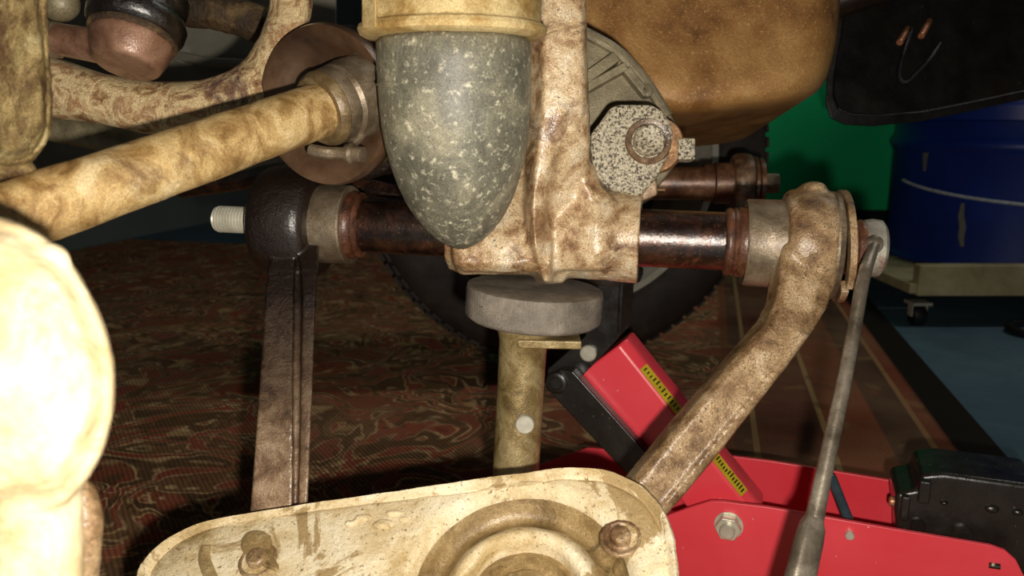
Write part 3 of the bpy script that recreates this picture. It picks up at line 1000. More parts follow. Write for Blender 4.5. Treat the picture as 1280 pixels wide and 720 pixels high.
# ------------------------------------------------------------------ steering gear mount: cast cover, speckled lug and bolt
root = thing('steering_gear', 'olive-grey cast gear cover with a speckled mounting lug bolted on', 'steering gear', P(790, 236, 0.55))
o = [(690, 20), (735, 36), (768, 56), (796, 82), (820, 112), (838, 140), (850, 165), (850, 190), (838, 215), (800, 245), (690, 245)]
mb = MB()
mb.prism([P(x, y, 0.56) for x, y in smooth2(o, 4)], FW * 0.03)
cov = mb.build('cover', 'gear_cast', root, bevel=0.002)
mb = MB()
mb.tube(smoothpath([P(725, 38, 0.558), P(768, 62, 0.558), P(794, 88, 0.558), P(816, 116, 0.558), P(834, 146, 0.558)]), 0.0042, 10)
sub(mb, 'rim_bead', 'gear_cast', cov, root)
for (x0, y0, x1, y1, w_) in ((728, 102, 770, 72, 0.004), (732, 112, 782, 84, 0.003), (782, 88, 808, 120, 0.003)):
    mb = MB()
    a, b = P(x0, y0, 0.556), P(x1, y1, 0.556)
    dd = (b - a).normalized()
    mb.box((a + b) / 2, dd * (b - a).length / 2, dd.cross(FW) * w_, FW * 0.005)
    sub(mb, 'rib', 'gear_cast', cov, root, bevel=0.001)
mb = MB()
mb.lathe(P(806, 117, 0.562), -FW, [(0, 0.0045), (0.010, 0.0045), (0.011, 0.003), (0.011, 0.0)], 20)
sub(mb, 'dowel', 'gear_cast', cov, root)
o = [(739, 166), (748, 155), (764, 133), (775, 130), (815, 130), (828, 138), (840, 154), (842, 172), (836, 194), (824, 218), (808, 238), (800, 246), (764, 238), (748, 224), (741, 206), (738, 184)]
mb = MB()
mb.prism([P(x, y, 0.492) for x, y in o], FW * 0.016)
lug = mb.build('mounting_lug', 'speckle', root, bevel=0.0022, angle=25)
mb = MB()
bo = P(810, 177, 0.4925)
mb.lathe(bo, -FW, [(0.0, 0.0095), (0.003, 0.0095), (0.0075, 0.0092), (0.009, 0.0078), (0.0085, 0.0066), (0.0078, 0.001)], 36)
sub(mb, 'bolt_end', 'speckle', lug, root, angle=20)
mb = MB()
mb.lathe(bo, -FW, [(0.0, 0.0098), (0.0015, 0.0108), (0.002, 0.0135), (0.0, 0.0145)], 36, cap=False)
sub(mb, 'boss', 'oily_arm', lug, root)
mb = MB()
wp = P(819, 181, 0.512)
wa = (FW + RT * 0.35).normalized()
mb.lathe(wp, wa, [(0, 0.010), (0, 0.0172), (0.0012, 0.0180), (0.004, 0.0180), (0.004, 0.010)], 48)
sub(mb, 'copper_washer', 'copper', lug, root)
mb = MB()
mb.box(P(856, 188, 0.512), RT * 0.0055, UP * 0.0068, FW * 0.006)
mb.box(P(838, 186, 0.518), RT * 0.010, UP * 0.0056, FW * 0.004)
sub(mb, 'lock_tab', 'speckle', lug, root, bevel=0.001)
mb = MB()
mb.prism([P(802, 232, 0.50), P(822, 220, 0.50), P(823, 244, 0.50), P(803, 252, 0.50)], FW * 0.04)
mb.build('lower_boss', 'oily_arm', root, bevel=0.002)

# ------------------------------------------------------------------ fulcrum pin
root = thing('fulcrum_pin', 'oily black fulcrum pin threaded at one end, running through the crossmember', 'pin', AX(680))
mb = MB()
t0, t1 = onaxis(300), onaxis(1080)
mb.lathe(fa, FX, [(onaxis(430), 0.01), (onaxis(430), 0.0183), (onaxis(915), 0.0183), (onaxis(915), 0.01)], 48)
mb.build('shaft', 'oily_steel', root)
mb = MB()
ta, tb = onaxis(270), onaxis(332)
pr = [(ta, 0.002), (ta, 0.0075), (ta + 0.0012, 0.0086)]
nth = 16
for k in range(nth):
    t_ = ta + 0.002 + (tb - ta - 0.002) * k / nth
    st = (tb - ta - 0.002) / nth
    pr += [(t_, 0.0082), (t_ + st * 0.35, 0.0093), (t_ + st * 0.65, 0.0093)]
pr += [(tb, 0.0082), (tb, 0.002)]
mb.lathe(fa, FX, pr, 32)
mb.build('thread', 'zinc', root, angle=20)
mb = MB()
mb.lathe(fa, FX, [(onaxis(1055), 0.004), (onaxis(1055), 0.0165), (onaxis(1064), 0.0175), (onaxis(1068), 0.016), (onaxis(1072), 0.0172), (onaxis(1080), 0.0165), (onaxis(1080), 0.004)], 36)
mb.build('pin_shoulder', 'rust_rubber', root)

# ------------------------------------------------------------------ lower wishbone
PA, PB, PC = P(345, 640, 0.448), P(830, 612, 0.425), P(510, 720, 0.405)
pn = (PB - PA).cross(PC - PA).normalized()
if pn.dot(CAM - PA) < 0:
    pn = -pn


def pp_(x, y, h=0.0):
    return onplane(x, y, PA + pn * h, pn)


root = thing('lower_wishbone', 'brown forged lower wishbone with two arms and a dusty cream spring pan', 'wishbone', pp_(510, 720))
# --- arm at the threaded end
mb = MB()
e0, e1 = onaxis(334), onaxis(404)
mid = (e0 + e1) / 2
hw = (e1 - e0) / 2
prof = []
for k in range(13):
    a = -PI / 2 + PI * k / 12
    prof.append((mid + hw * math.sin(a), 0.0275 + 0.0125 * abs(math.cos(a)) ** 0.55))
mb.lathe(fa, FX, [(e0, 0.012)] + prof + [(e1, 0.012)], 56)
def strip(mb, rows, thick):
    """rows of (px_left, px_right, py, depth)"""
    secs = []
    for xl, xr, py, d in rows:
        secs.append([P(xl, py, d), P(xr, py, d), P(xr, py, d + thick), P(xl, py, d + thick)])
    mb.rings(secs)
strip(mb, [(340, 370, 300, 0.53), (336, 368, 335, 0.518), (331, 367, 370, 0.508), (330, 367, 410, 0.499), (326, 366, 460, 0.488), (321, 366, 530, 0.474), (316, 366, 600, 0.4655), (311, 365, 660, 0.461), (308, 365, 690, 0.459)], 0.016)
strip(mb, [(372, 399, 306, 0.527), (376, 398, 335, 0.514), (378, 395, 370, 0.503), (377, 393, 420, 0.493), (376, 390, 500, 0.478), (374, 386, 600, 0.4625), (373, 384, 650, 0.4595), (373, 384, 690, 0.457)], 0.020)
strip(mb, [(350, 392, 300, 0.545), (345, 390, 380, 0.52), (340, 385, 500, 0.494), (330, 380, 690, 0.466)], 0.012)
mb.build('arm', 'oily_arm', root, voxel=0.0010, smooth=3)
mb = MB()
s0, s1 = onaxis(390), onaxis(440)
mb.lathe(fa, FX, [(s0, 0.018), (s0, 0.0255), (s0 + 0.001, 0.0268), (s1 - 0.001, 0.0268), (s1, 0.026), (s1 + 0.0002, 0.0225), (s1 - 0.004, 0.0215), (s1 - 0.004, 0.018)], 56)
mb.build('bush_sleeve', 'sleeve', root)
mb = MB()
mb.lathe(fa, FX, [(s1 - 0.006, 0.018), (s1 - 0.006, 0.0225), (s1 + 0.0015, 0.0232), (s1 + 0.003, 0.0225), (s1 + 0.0055, 0.0215), (s1 + 0.007, 0.0222), (s1 + 0.009, 0.0205), (s1 + 0.0095, 0.018)], 48)
mb.build('rubber_bush', 'rust_rubber', root, angle=50)

# --- arm at the bolt-head end
mb = MB()
e0, e1 = onaxis(976), onaxis(1040)
mid = (e0 + e1) / 2
hw = (e1 - e0) / 2
prof = []
for k in range(13):
    a = -PI / 2 + PI * k / 12
    prof.append((mid + hw * math.sin(a), 0.0270 + 0.0080 * abs(math.cos(a)) ** 0.5))
mb.lathe(fa, FX, [(e0, 0.012)] + prof + [(e1, 0.012)], 56)
mb.ball(AX(1012) + UP * 0.034 - FW * 0.004, RT * 0.008, UP * 0.0045, FW * 0.012)
# the forged arm: edge lines traced, thick like the forging
up_e = [(978, 305), (974, 345), (969, 378), (958, 402), (925, 440), (880, 492), (835, 545), (790, 600), (750, 650)]
lo_e = [(1046, 310), (1046, 350), (1034, 386), (1014, 418), (985, 458), (940, 515), (895, 572), (848, 628), (812, 668)]
dps = [0.468, 0.4635, 0.460, 0.4565, 0.453, 0.449, 0.4465, 0.445, 0.445]
secs = []
for (ux, uy), (lx, ly), d in zip(up_e, lo_e, dps):
    th = 0.018
    a_, b_ = P(ux, uy, d + 0.004), P(lx, ly, d + 0.003)
    ins = 0.16
    c1 = P(ux + (lx - ux) * ins, uy + (ly - uy) * ins, d)
    c2 = P(ux + (lx - ux) * 0.72, uy + (ly - uy) * 0.72, d)
    secs.append([a_, c1, c2, b_, b_ + FW * th, a_ + FW * th])
mb.rings(secs)
# raised rib along the lower edge
secs = []
for (ux, uy), (lx, ly), d in list(zip(up_e, lo_e, dps))[3:]:
    def q_(f, dd):
        return P(ux + (lx - ux) * f, uy + (ly - uy) * f, d + dd)
    secs.append([q_(0.80, -0.002), q_(0.98, -0.001), q_(0.98, 0.012), q_(0.80, 0.012)])
mb.rings(secs)
mb.build('arm', 'arm_tan', root, voxel=0.0012, smooth=4, lump=(0.0007, 0.008))
mb = MB()
s0, s1 = onaxis(930), onaxis(985)
mb.lathe(fa, FX, [(s0 + 0.003, 0.018), (s0 + 0.003, 0.0222), (s0, 0.0232), (s0 - 0.0002, 0.0262), (s0 + 0.001, 0.0270), (s1, 0.0274), (s1, 0.018)], 56)
mb.build('bush_sleeve', 'sleeve', root)
mb = MB()
s2 = onaxis(906)
mb.lathe(fa, FX, [(s2 - 0.001, 0.018), (s2, 0.0205), (s2 + 0.002, 0.0212), (s2 + 0.004, 0.0205), (s2 + 0.005, 0.0215), (s2 + 0.007, 0.0207), (s2 + 0.008, 0.0217), (s0 + 0.002, 0.0215), (s0 + 0.004, 0.018)], 48)
mb.build('rubber_bush', 'rust_rubber', root, angle=50)
# washers on the outside of the eye
t3 = onaxis(1038)
mb = MB()
mb.lathe(fa, FX, [(t3 - 0.004, 0.016), (t3 - 0.004, 0.0325), (t3 - 0.001, 0.0335), (t3 + 0.002, 0.0325), (t3 + 0.0025, 0.016)], 56)
mb.build('washer', 'sleeve', root)
mb = MB()
fx2 = (FX + UP * 0.05 - FW * 0.02).normalized()
c = AX(1046)
# split lock ring: an open ring with a gap towards the front
u, w_ = frame(fx2)
rings = []
nk = 60
gap_dir = (-UP * 0.75 - FW * 0.6)
ga = math.atan2(gap_dir.dot(w_), gap_dir.dot(u))
for k in range(nk + 1):
    a = ga + 0.025 + (2 * PI - 0.05) * k / nk
    rd = u * math.cos(a) + w_ * math.sin(a)
    tw = fx2 * (0.0022 * (k / nk - 0.5))
    rings.append([c + tw + rd * 0.026 + fx2 * 0.0, c + tw + rd * 0.0345, c + tw + rd * 0.0345 + fx2 * 0.0042, c + tw + rd * 0.026 + fx2 * 0.0042])
mb.rings(rings)
mb.build('split_ring', 'arm_tan', root, bevel=0.0006)

# --- spring pan
pan_px = [(172, 722), (182, 702), (200, 684), (226, 668), (262, 654), (320, 644), (400, 631), (500, 616), (600, 601), (680, 590), (720, 587), (760, 591), (795, 605), (822, 628), (838, 656), (846, 690), (849, 730), (845, 800), (820, 870), (740, 930), (600, 955), (430, 950), (290, 915), (200, 850), (170, 780)]
outl = smooth2(pan_px, 4)
cxp, cyp = 520, 765


def scaled(s_, h):
    return [pp_(cxp + (x - cxp) * s_, cyp + (y - cyp) * s_, h) for x, y in outl]


hub = pp_(648, 728)
u, w_ = frame(pn)


def radial(a, r, h):
    return hub + (u * math.cos(a) + w_ * math.sin(a)) * r + pn * h


# polar sheet around the hub hole so that the spring seat can be pressed into it
nA = 360
rad_out = []
O2 = [((p - hub).dot(u), (p - hub).dot(w_)) for p in scaled(1.0, 0.0)]
for k in range(nA):
    a = 2 * PI * k / nA
    dx_, dy_ = math.cos(a), math.sin(a)
    best = 0
    for i in range(len(O2)):
        x1, y1 = O2[i]
        x2, y2 = O2[(i + 1) % len(O2)]
        den = dx_ * (y2 - y1) - dy_ * (x2 - x1)
        if abs(den) < 1e-12:
            continue
        t_ = (x1 * (y2 - y1) - y1 * (x2 - x1)) / den
        s_ = (x1 * dy_ - y1 * dx_) / den
        if t_ > 0 and -1e-6 <= s_ <= 1 + 1e-6:
            best = max(best, t_)
    rad_out.append(best)
mm = 0.418 / F
hs = [  # (radius in px of the photograph near the hub, height)
    (64, -0.020), (68, -0.0195), (71, -0.012), (75, -0.0085), (81, -0.0072), (88, -0.0085), (95, -0.0115), (102, -0.0150), (109, -0.0172), (116, -0.0165), (123, -0.0125), (131, -0.0065), (138, -0.0020), (146, 0.0)]
rings = []
for r_, h in hs:
    rings.append([radial(2 * PI * k / nA, min(r_ * mm, rad_out[k] * (0.50 + 0.45 * r_ / 146)), h) for k in range(nA)])
for f_ in (0.25, 0.5, 0.75, 0.9):
    rings.append([radial(2 * PI * k / nA, min(146 * mm, rad_out[k] * 0.95) * (1 - f_) + (rad_out[k] - 0.0074) * f_, 0.0) for k in range(nA)])
for dr_, h in ((0.0070, -0.0004), (0.0058, -0.0016), (0.0046, -0.0010), (0.0036, 0.0026), (0.0014, 0.0034), (0.0002, 0.0020), (0.0, -0.008), (0.0015, -0.0095), (0.003, -0.008), (0.003, -0.004)):
    rings.append([radial(2 * PI * k / nA, rad_out[k] - dr_, h) for k in range(nA)])
for f_ in (0.5, 0.0):
    rings.append([radial(2 * PI * k / nA, 146 * mm * (1 - f_) * 0.9 + (rad_out[k] - 0.003) * f_ if f_ else min(64 * mm, rad_out[k] * 0.5), -0.019 if f_ else -0.0215) for k in range(nA)])
mb = MB()
mb.rings(rings, cap=False, closed=True)
pan = mb.build('spring_pan', 'pan_dirt', root, lump=(0.0016, 0.014), angle=60)
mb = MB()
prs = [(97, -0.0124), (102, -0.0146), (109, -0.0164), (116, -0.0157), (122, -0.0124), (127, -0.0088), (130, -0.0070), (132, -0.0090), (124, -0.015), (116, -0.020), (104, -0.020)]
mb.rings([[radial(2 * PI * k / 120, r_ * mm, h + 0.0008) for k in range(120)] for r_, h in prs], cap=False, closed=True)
sub(mb, 'spring_seat', 'pan_wet_shade', pan, root, lump=(0.0010, 0.014), angle=60)  # damp ochre ring; the shade of the trough's slope is also in its colour
# centre: damper hole floor and ring
mb = MB()
mb.lathe(hub - pn * 0.0285, pn, [(0, 0.004), (0.0, 70 * mm), (0.010, 70 * mm), (0.012, 62 * mm), (0.006, 56 * mm), (0.006, 48 * mm), (0.010, 44 * mm), (0.010, 34 * mm), (0.002, 30 * mm), (0.002, 0.002)], 64)
sub(mb, 'damper_seat', 'pan_wet_shade', pan, root, lump=(0.0015, 0.008))
for (bx_, by_, hr) in ((776, 672, 0.0052), (322, 700, 0.0055)):
    mb = MB()
    c = pp_(bx_, by_)
    mb.lathe(c, pn, [(-0.002, 0.003), (-0.002, 0.011), (0.0006, 0.0105), (0.0004, 0.0085), (-0.0012, 0.0078), (-0.0012, 0.003)], 36)
    mb.lathe(c, pn, [(-0.004, 0.002), (-0.004, hr), (0.003, hr), (0.0042, hr * 0.8), (0.0042, 0.0005)], 24)
    sub(mb, 'bolt_end', 'arm_tan', pan, root, voxel=0.0007, smooth=2, lump=(0.0008, 0.004))
# pressed ribs and caked dirt
mb = MB()
mb.tube(smoothpath([pp_(258, 684, -0.0012), pp_(256, 700, -0.0005), pp_(264, 722, 0), pp_(280, 760, 0)]), [0.0012] + [0.0035] * 24, 10)
sub(mb, 'pressed_rib', 'pan_wet_shade', pan, root, voxel=0.0008, smooth=3)
mb = MB()
o = smooth2([(303, 668), (320, 661), (338, 668), (342, 690), (352, 715), (335, 712), (318, 700), (300, 688)], 4)
mb.rings([[pp_(x, y, -0.001) for x, y in o], [pp_(322 + (x - 322) * 0.8, 688 + (y - 688) * 0.85, 0.0022) for x, y in o]])
sub(mb, 'caked_dirt', 'pan_wet_shade', pan, root, voxel=0.0008, smooth=4, lump=(0.001, 0.006))
mb = MB()
for (x, y, rx, ry) in ((455, 648, 13, 6), (480, 656, 16, 8), (492, 642, 12, 5), (438, 655, 9, 5), (505, 650, 8, 4)):
    mb.ball(pp_(x, y, 0.0), RT * rx * mm, (pn.cross(RT)).normalized() * ry * mm, pn * 0.0022, 12, 8)
sub(mb, 'mud_flake', 'pan_dirt', pan, root, voxel=0.0009, smooth=2, lump=(0.0012, 0.005))

# ------------------------------------------------------------------ socket wrench hanging on the bolt head
root = thing('ratchet_wrench', 'long steel ratchet wrench hanging from the bolt head of the fulcrum pin', 'wrench', P(1004, 705, 0.40))
h0, h1 = onaxis(1072), onaxis(1103)
mb = MB()
mb.lathe(fa, FX, [(h0, 0.004), (h0, 0.0150), (h0 + 0.001, 0.0165), ((h0 + h1) / 2, 0.0178), (h1 - 0.002, 0.0172), (h1, 0.0150), (h1, 0.0115), (h1 - 0.002, 0.010), (h1 - 0.002, 0.001)], 40)
mb.build('socket', 'socket', root, angle=40)
hd = onaxis(1079)
sa = fa + FX * hd - FW * 0.0155 + UP * 0.001
path = [sa, P(1080, 345, 0.452), P(1066, 420, 0.443), P(1048, 510, 0.43), P(1030, 592, 0.42), P(1018, 648, 0.4125)]
mb = MB()
mb.tube(smoothpath(path, 5), [0.0034 + 0.0012 * i / 25 for i in range(26)], 14)
mb.ball(sa, RT * 0.006, UP * 0.006, FW * 0.004, 16, 10)
mb.build('shaft', 'wrench', root, angle=80)
g0 = path[-1]
g1 = P(1002, 716, 0.403)
g2 = P(984, 790, 0.393)
gd = (g2 - g0).normalized()
gs = gd.cross(FW).normalized()
rings = []
for t_, hw_, th in ((-0.006, 0.0042, 0.0040), (0.0, 0.0045, 0.0042), (0.004, 0.0062, 0.0050), (0.010, 0.0066, 0.0056), (0.035, 0.0072, 0.006), (0.075, 0.0076, 0.006), (0.085, 0.006, 0.005)):
    c = g0 + gd * t_
    ring = []
    for k in range(24):
        a = 2 * PI * k / 24
        cx_, sx_ = math.cos(a), math.sin(a)
        ring.append(c + gs * hw_ * math.copysign(abs(cx_) ** 0.6, cx_) + FW * th * math.copysign(abs(sx_) ** 0.6, sx_))
    rings.append(ring)
mb = MB()
mb.rings(rings)
mb.build('handle', 'wrench', root, angle=60)

# ------------------------------------------------------------------ support stand (ridged rubber disc on a tube)
pc = P(669, 359, 0.535)
base_ = V((pc.x - 0.004, pc.y + 0.0, 0))
root = thing('support_stand', 'olive tube stand with a grey ridged disc propping up the crossmember', 'jack stand', base_)
tilt = (ZV + RT * 0.07).normalized()
Rp = 86 * 0.535 / F
mb = MB()
n_ = 200
u, w_ = frame(tilt)
rings = []
for t_, rr_, rib in ((-0.0235, Rp * 0.55, 0), (-0.022, Rp * 0.93, 0), (-0.020, Rp * 0.985, 0), (-0.0185, Rp, 1), (-0.002, Rp, 1), (0.0, Rp * 0.985, 0), (0.0006, Rp * 0.93, 0), (0.0, Rp * 0.3, 0)):
    rings.append([pc + tilt * t_ + (u * math.cos(2 * PI * k / n_) + w_ * math.sin(2 * PI * k / n_)) * (rr_ - (0.0014 if (rib and k % 2) else 0)) for k in range(n_)])
mb.rings(rings)
mb.build('ridged_disc', 'puck', root, angle=60)
tb_ = pc - tilt * 0.0235
tcx = P(654, 425, 0.535)
tbt = P(645, 590, 0.545)
dv = (tbt - tcx).normalized()
foot = tcx + dv * ((0.0 - tcx.z) / dv.z)
rt_ = 29.5 * 0.535 / F
mb = MB()
mb.rings([[c + (RT * math.cos(2 * PI * k / 40) + V((0, 1, 0)) * math.sin(2 * PI * k / 40)) * r_ for k in range(40)] for c, r_ in
          ((foot + ZV * 0.004, rt_), (tcx + (foot - tcx) * 0.10, rt_), (tcx, rt_ * 1.02), (tcx + ZV * 0.006 + RT * 0.002, rt_ * 1.2), (tb_ + ZV * 0.002, rt_ * 1.75), (tb_ + ZV * 0.004, rt_ * 1.5))])
tu = mb.build('tube', 'tube', root, angle=50)
pq = onplane(656, 531, tcx + (foot - tcx) * 0.4 - V((0, 1, 0)) * (rt_ - 0.001), V((0, 1, 0)))
mb = MB()
mb.lathe(pq + V((0, 0.004, 0)), V((0, -1, 0)), [(0, 0.004), (0.0, 0.0062), (0.0042, 0.0062), (0.0050, 0.0055), (0.0050, 0.0005)], 32)
sub(mb, 'locking_pin', 'zinc', tu, root)
mb = MB()
mb.box(P(686, 425, 0.525), RT * 0.0205 - UP * 0.0004, ZV * 0.0028, V((0, 0.012, 0)))
mb.build('washer_plate', 'tube', root, bevel=0.001)
mb = MB()
mb.lathe(foot, ZV, [(0.008, 0.03), (0.008, 0.07), (0.012, 0.072), (0.016, 0.07), (0.02, 0.03), (0.02, rt_ * 0.8)], 48)
mb.build('base_plate', 'tube', root)

# ------------------------------------------------------------------ red floor jack
ZT = 0.115
JO = onz(890, 627, ZT)
JX = (onz(1240, 683, ZT) - JO)
JX.z = 0
JX.normalize()
JK = V((-JX.y, JX.x, 0))                       # away from the camera
if JK.y < 0:
    JK = -JK
root = thing('floor_jack', 'glossy red trolley jack with a raised lifting arm and black links', 'jack', V((JO.x, JO.y, 0)))


def jp(px, py, k=0.0):
    return onplane(px, py, JO + JK * k, JK)


def jq(s_, z, k=0.0):
    return JO + JX * s_ + JK * k + ZV * (z - ZT)


def js(px, py, k=0.0):
    return (jp(px, py, k) - JO).dot(JX)


# near side plate
edge = [(812, 655), (838, 643), (862, 635), (888, 627), (902, 627), (960, 634), (1000, 641), (1120, 662), (1238, 682), (1256, 688), (1270, 700), (1280, 720)]
top_pts = [jp(x, y) for x, y in edge]
sL = (top_pts[0] - JO).dot(JX)
sR = (top_pts[-1] - JO).dot(JX)
pts = [jq(sL - 0.16, 0.03), jq(sL - 0.16, 0.055), jq(sL - 0.08, 0.075)] + top_pts + [jq(sR + 0.01, 0.055), jq(sR - 0.01, 0.02)]
mb = MB()
mb.prism(pts, JK * 0.004)
npl = mb.build('side_plate', 'jack_red', root, bevel=0.0008)
# far side plate
kf = 0.105
fe = [(735, 560), (800, 566), (910, 570), (960, 576), (1030, 587), (1150, 607), (1290, 632)]
tp = [jp(x, y, kf) for x, y in fe]
mb = MB()
mb.prism([jq(sL - 0.16, 0.03, kf), jq(sL - 0.16, 0.06, kf)] + tp + [jq(sR + 0.02, 0.06, kf), jq(sR, 0.02, kf)], JK * 0.004)
mb.build('side_plate', 'jack_red', root, bevel=0.0008)
# floor of the chassis between the plates
mb = MB()
mb.prism([jq(-0.06, 0.045, 0.004), jq(sR - 0.02, 0.045, 0.004), jq(sR - 0.02, 0.045, kf), jq(-0.06, 0.045, kf)], ZV * 0.004)
mb.build('chassis_plate', 'jack_red', root)
# big nut with washer
c = jp(911, 656)
mb = MB()
mb.lathe(c + JK * 0.001, -JK, [(0, 0.003), (0, 0.0115), (0.0022, 0.0115), (0.0024, 0.003)], 36)
wsh = sub(mb, 'washer', 'zinc', npl, root)
mb = MB()
hexnut(mb, c - JK * 0.001, -JK, 0.0105, 0.008)
sub(mb, 'hex_nut', 'zinc', npl, root, bevel=0.001)
mb = MB()
mb.lathe(c - JK * 0.008, -JK, [(0, 0.003), (0, 0.0062), (0.005, 0.0062), (0.006, 0.0052), (0.006, 0.0005)], 28)
sub(mb, 'bolt_end', 'zinc', npl, root)
c = jp(1062, 667)
mb = MB()
mb.lathe(c + JK * 0.001, -JK, [(0, 0.001), (0, 0.0034), (0.0055, 0.0034), (0.0062, 0.0028), (0.0062, 0.0003)], 20)
sub(mb, 'rivet', 'zinc', npl, root)
mb = MB()
a, b = jp(1236, 706), jp(1250, 708)
mb.tube([a - JK * 0.0004, b - JK * 0.0004], 0.0022, 10)
sub(mb, 'slot', 'ink', npl, root)
mb = MB()
mb.ball(jp(1241, 704) - JK * 0.002, RT * 0.0016, ZV * 0.0016, JK * 0.0016, 12, 8)
sub(mb, 'pin_end', 'zinc', npl, root)
# lifting arm
k0 = 0.022
kw = 0.036
a = jp(742, 447, k0)
b = jp(895, 640, k0)
AD = (a - b).normalized()                      # up along the arm
AN = JK.cross(AD).normalized()
if AN.z < 0:
    AN = -AN
LA = (a - b).length
wtop = (jp(776, 421, k0) - jp(728, 470, k0)).dot(AN)
wa_ = (jp(728, 470, k0) - a).dot(AN)
secs = []
for t_ in (-0.02, LA * 0.5, LA - 0.004):
    c = b + AD * t_ + AN * wa_
    secs.append([c, c + AN * (wtop - 0.006), c + AN * wtop + JK * 0.007, c + AN * (wtop + 0.001) + JK * 0.012, c + AN * wtop + JK * kw, c + JK * kw])
mb = MB()
mb.rings(secs)
arm = mb.build('lift_arm', 'jack_red', root, bevel=0.0025, angle=15, seg=3)
# yellow warning stickers on the shoulder of the arm
for (y0, y1) in ((458, 520), (568, 617)):
    def tt(py):
        # distance along the arm where its upper edge shows at this row
        lo, hi = -0.1, LA + 0.1
        for _ in range(40):
            m = (lo + hi) / 2
            q = b + AD * m + AN * (wa_ + wtop) - CAM
            yy = 360 - F * q.dot(UP) / q.dot(FW)
            if yy > py:
                lo = m
            else:
                hi = m
        return lo
    ta, tb2 = tt(y1), tt(y0)
    sh = (AN * 0.006 + JK * 0.007)
    shn = (sh.cross(AD)).normalized()
    if shn.dot(CAM - b) < 0:
        shn = -shn
    e_ = b + AN * (wa_ + wtop - 0.0056) + JK * 0.0004 + shn * 0.0009
    mb = MB()
    mb.prism([e_ + AD * ta, e_ + AD * tb2, e_ + AD * tb2 + sh * 0.95, e_ + AD * ta + sh * 0.95], shn * 0.0003)
    sticker = sub(mb, 'warning_sticker', 'yellow', arm, root)
    mb = MB()
    nl = 13
    for k in range(nl):
        t_ = ta + (tb2 - ta) * (k + 0.7) / (nl + 0.6)
        f1 = 0.25 + 0.1 * rnd.random()
        f2 = 0.60 + 0.28 * rnd.random()
        q = e_ + AD * t_ + shn * 0.0003
        mb.prism([q + sh * f1, q + sh * f2, q + sh * f2 + AD * 0.0014, q + sh * f1 + AD * 0.0014], shn * 0.0002)
    pr_ = sub(mb, 'printed_lines', 'ink', arm, root)
# black link on the near side
mb = MB()
pts = [(690, 470), (700, 462), (716, 464), (815, 574), (800, 596), (782, 592), (688, 492), (685, 480)]
mb.prism([jp(x, y, 0.008) for x, y in pts], JK * 0.012)
lk = mb.build('link_bar', 'jack_black', root, bevel=0.0015)
mb = MB()
mb.lathe(jp(696, 478, 0.008), -JK, [(0, 0.003), (0, 0.0095), (0.003, 0.0095), (0.004, 0.008), (0.004, 0.006), (0.0025, 0.005), (0.0025, 0.0005)], 28)
sub(mb, 'pivot_pin', 'jack_black', lk, root)
# saddle bracket
mb = MB()
pts = [(684, 462), (732, 420), (735, 350), (779, 350), (775, 418), (772, 424), (728, 470), (714, 492), (694, 492), (685, 482)]
mb.prism([jp(x, y, 0.021) for x, y in pts], JK * 0.006)
mb.prism([jp(x, y, 0.021) + JK * 0.04 for x, y in pts], JK * 0.006)
mb.prism([jp(735, 350, 0.021), jp(735, 356, 0.021), jp(779, 356, 0.021), jp(779, 350, 0.021)], JK * 0.044)
mb.prism([jp(772, 352, 0.021), jp(779, 352, 0.021), jp(775, 418, 0.021), jp(769, 418, 0.021)], JK * 0.044)
br = mb.build('saddle_bracket', 'jack_black', root, bevel=0.0008)
c = jp(736, 441, 0.021)
mb = MB()
mb.lathe(c + JK * 0.001, -JK, [(0, 0.001), (0, 0.0072), (0.004, 0.0072), (0.005, 0.006), (0.005, 0.0005)], 32)
sub(mb, 'bolt_end', 'zinc', br, root)
mb = MB()
mb.lathe(jp(757, 349, 0.044), ZV, [(0, 0.005), (0, 0.03), (0.006, 0.032), (0.010, 0.032), (0.010, 0.026), (0.006, 0.024), (0.006, 0.002)], 32)
mb.build('saddle', 'jack_black', root)
# blued steel rod leaning between the plates
mb = MB()
a, b = jp(1040, 598, 0.06), jp(1066, 664, 0.03)
mb.tube([a, b], 0.0042, 14)
mb.ball(a, RT * 0.0042, ZV * 0.0042, JK * 0.0042, 14, 8)
mb.build('spring_rod', 'dark_steel', root)
# handle socket
mb = MB()
sa_, sb_ = js(1148, 600, 0.05), js(1330, 640, 0.05)
def zz(px, py, k):
    return jp(px, py, k).z
pts = [(1122, 668), (1118, 640), (1119, 617), (1146, 612), (1150, 594), (1180, 592), (1300, 608), (1300, 720), (1122, 720)]
mb.prism([jp(x, y, 0.022) for x, y in pts], JK * 0.055)
hs_ = mb.build('handle_socket', 'jack_black', root, bevel=0.004, seg=3)
for (x, y, r_) in ((1147, 656, 0.0055), (1203, 667, 0.0075)):
    mb = MB()
    mb.lathe(jp(x, y, 0.022), -JK, [(0, 0.001), (0, r_), (0.003, r_), (0.0042, r_ * 0.85), (0.0042, 0.0005)], 28)
    sub(mb, 'pin', 'jack_black', hs_, root)
for (x, y, r_) in ((1240, 636, 0.005), (1272, 640, 0.004), (1180, 628, 0.003)):
    mb = MB()
    mb.ball(jp(x, y, 0.022), JX * r_, ZV * r_ * 0.7, JK * 0.003, 14, 8)
    sub(mb, 'weld_bump', 'jack_black', hs_, root)
mb = MB()
mb.box(jp(1155, 613, 0.02), JX * 0.004, ZV * 0.009, JK * 0.005)
mb.box(jp(1131, 634, 0.02), JX * 0.003, ZV * 0.010, JK * 0.004)
sub(mb, 'lug', 'jack_black', hs_, root, bevel=0.0012)
mb = MB()
mb.lathe(jp(1118, 627, 0.03), -JX, [(0, 0.001), (0, 0.004), (0.003, 0.004), (0.004, 0.003), (0.004, 0.0005)], 16)
sub(mb, 'grub_screw', 'copper_dark', hs_, root)
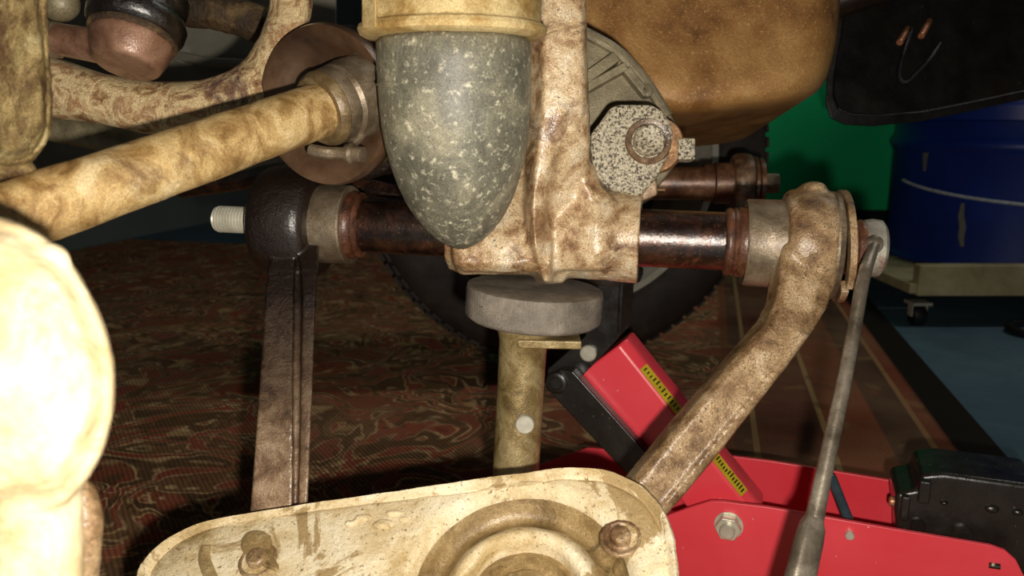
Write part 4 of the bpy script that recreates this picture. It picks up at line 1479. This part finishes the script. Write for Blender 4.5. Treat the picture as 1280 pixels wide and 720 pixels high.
# rollers
for s_, r_ in ((sL - 0.14, 0.03), (sR - 0.03, 0.028)):
    for k_off in (-0.022, kf + 0.004) if s_ < 0 else (0.012, kf - 0.03):
        mb = MB()
        mb.lathe(jq(s_, r_, k_off), JK, [(0, 0.004), (0, r_ - 0.002), (0.002, r_), (0.016, r_), (0.018, r_ - 0.002), (0.018, 0.004)], 32)
        mb.build('roller', 'jack_black', root)

# ------------------------------------------------------------------ knuckle close to the lens
kd = 0.225
root = thing('steering_knuckle', 'pale cream rounded steering knuckle close in front of the diagonal rod', 'knuckle', P(40, 720, kd))
mb = MB()
o = smooth2([(-150, 330), (-110, 285), (-60, 266), (0, 271), (45, 289), (88, 327), (122, 385), (141, 445), (143, 500), (132, 555), (104, 606), (60, 640), (-60, 650), (-140, 600), (-165, 460)], 4)
rings = []
for dd, sc in ((0.034, 0.80), (0.031, 0.96), (0.024, 1.0), (0.010, 1.0), (0.006, 0.985), (0.0045, 0.955), (0.005, 0.93), (0.003, 0.90), (-0.003, 0.80), (-0.008, 0.6), (-0.010, 0.3), (-0.0105, 0.05)):
    rings.append([P(-10 + (x + 10) * sc, 455 + (y - 455) * sc, kd + dd) for x, y in o])
mb.rings(rings)
mb.tube([P(20, 540, kd + 0.016), P(40, 600, kd + 0.016), P(50, 690, kd + 0.016), P(52, 800, kd + 0.016)], [0.019, 0.0135, 0.0118, 0.0120], 28)
mb.ball(P(72, 318, kd + 0.006), (RT - UP * 0.8).normalized() * 0.0045, (RT * 0.8 + UP).normalized() * 0.0022, FW * 0.003)
mb.build('hub_boss', 'pale', root, voxel=0.0009, smooth=8, lump=(0.0009, 0.008))
mb = MB()
ks = kd + 0.045
mb.tube([P(92, 596, ks), P(102, 616, ks), P(108, 650, ks), P(106, 690, ks), P(98, 740, ks), P(96, 820, ks)], [0.0028, 0.0048, 0.0054, 0.0050, 0.0058, 0.0060], 20)
mb.build('arm_stub', 'arm_tan', root, voxel=0.0009, smooth=6, lump=(0.0012, 0.008))

for o in scene.objects:
    if '_base' in o:
        del o['_base']
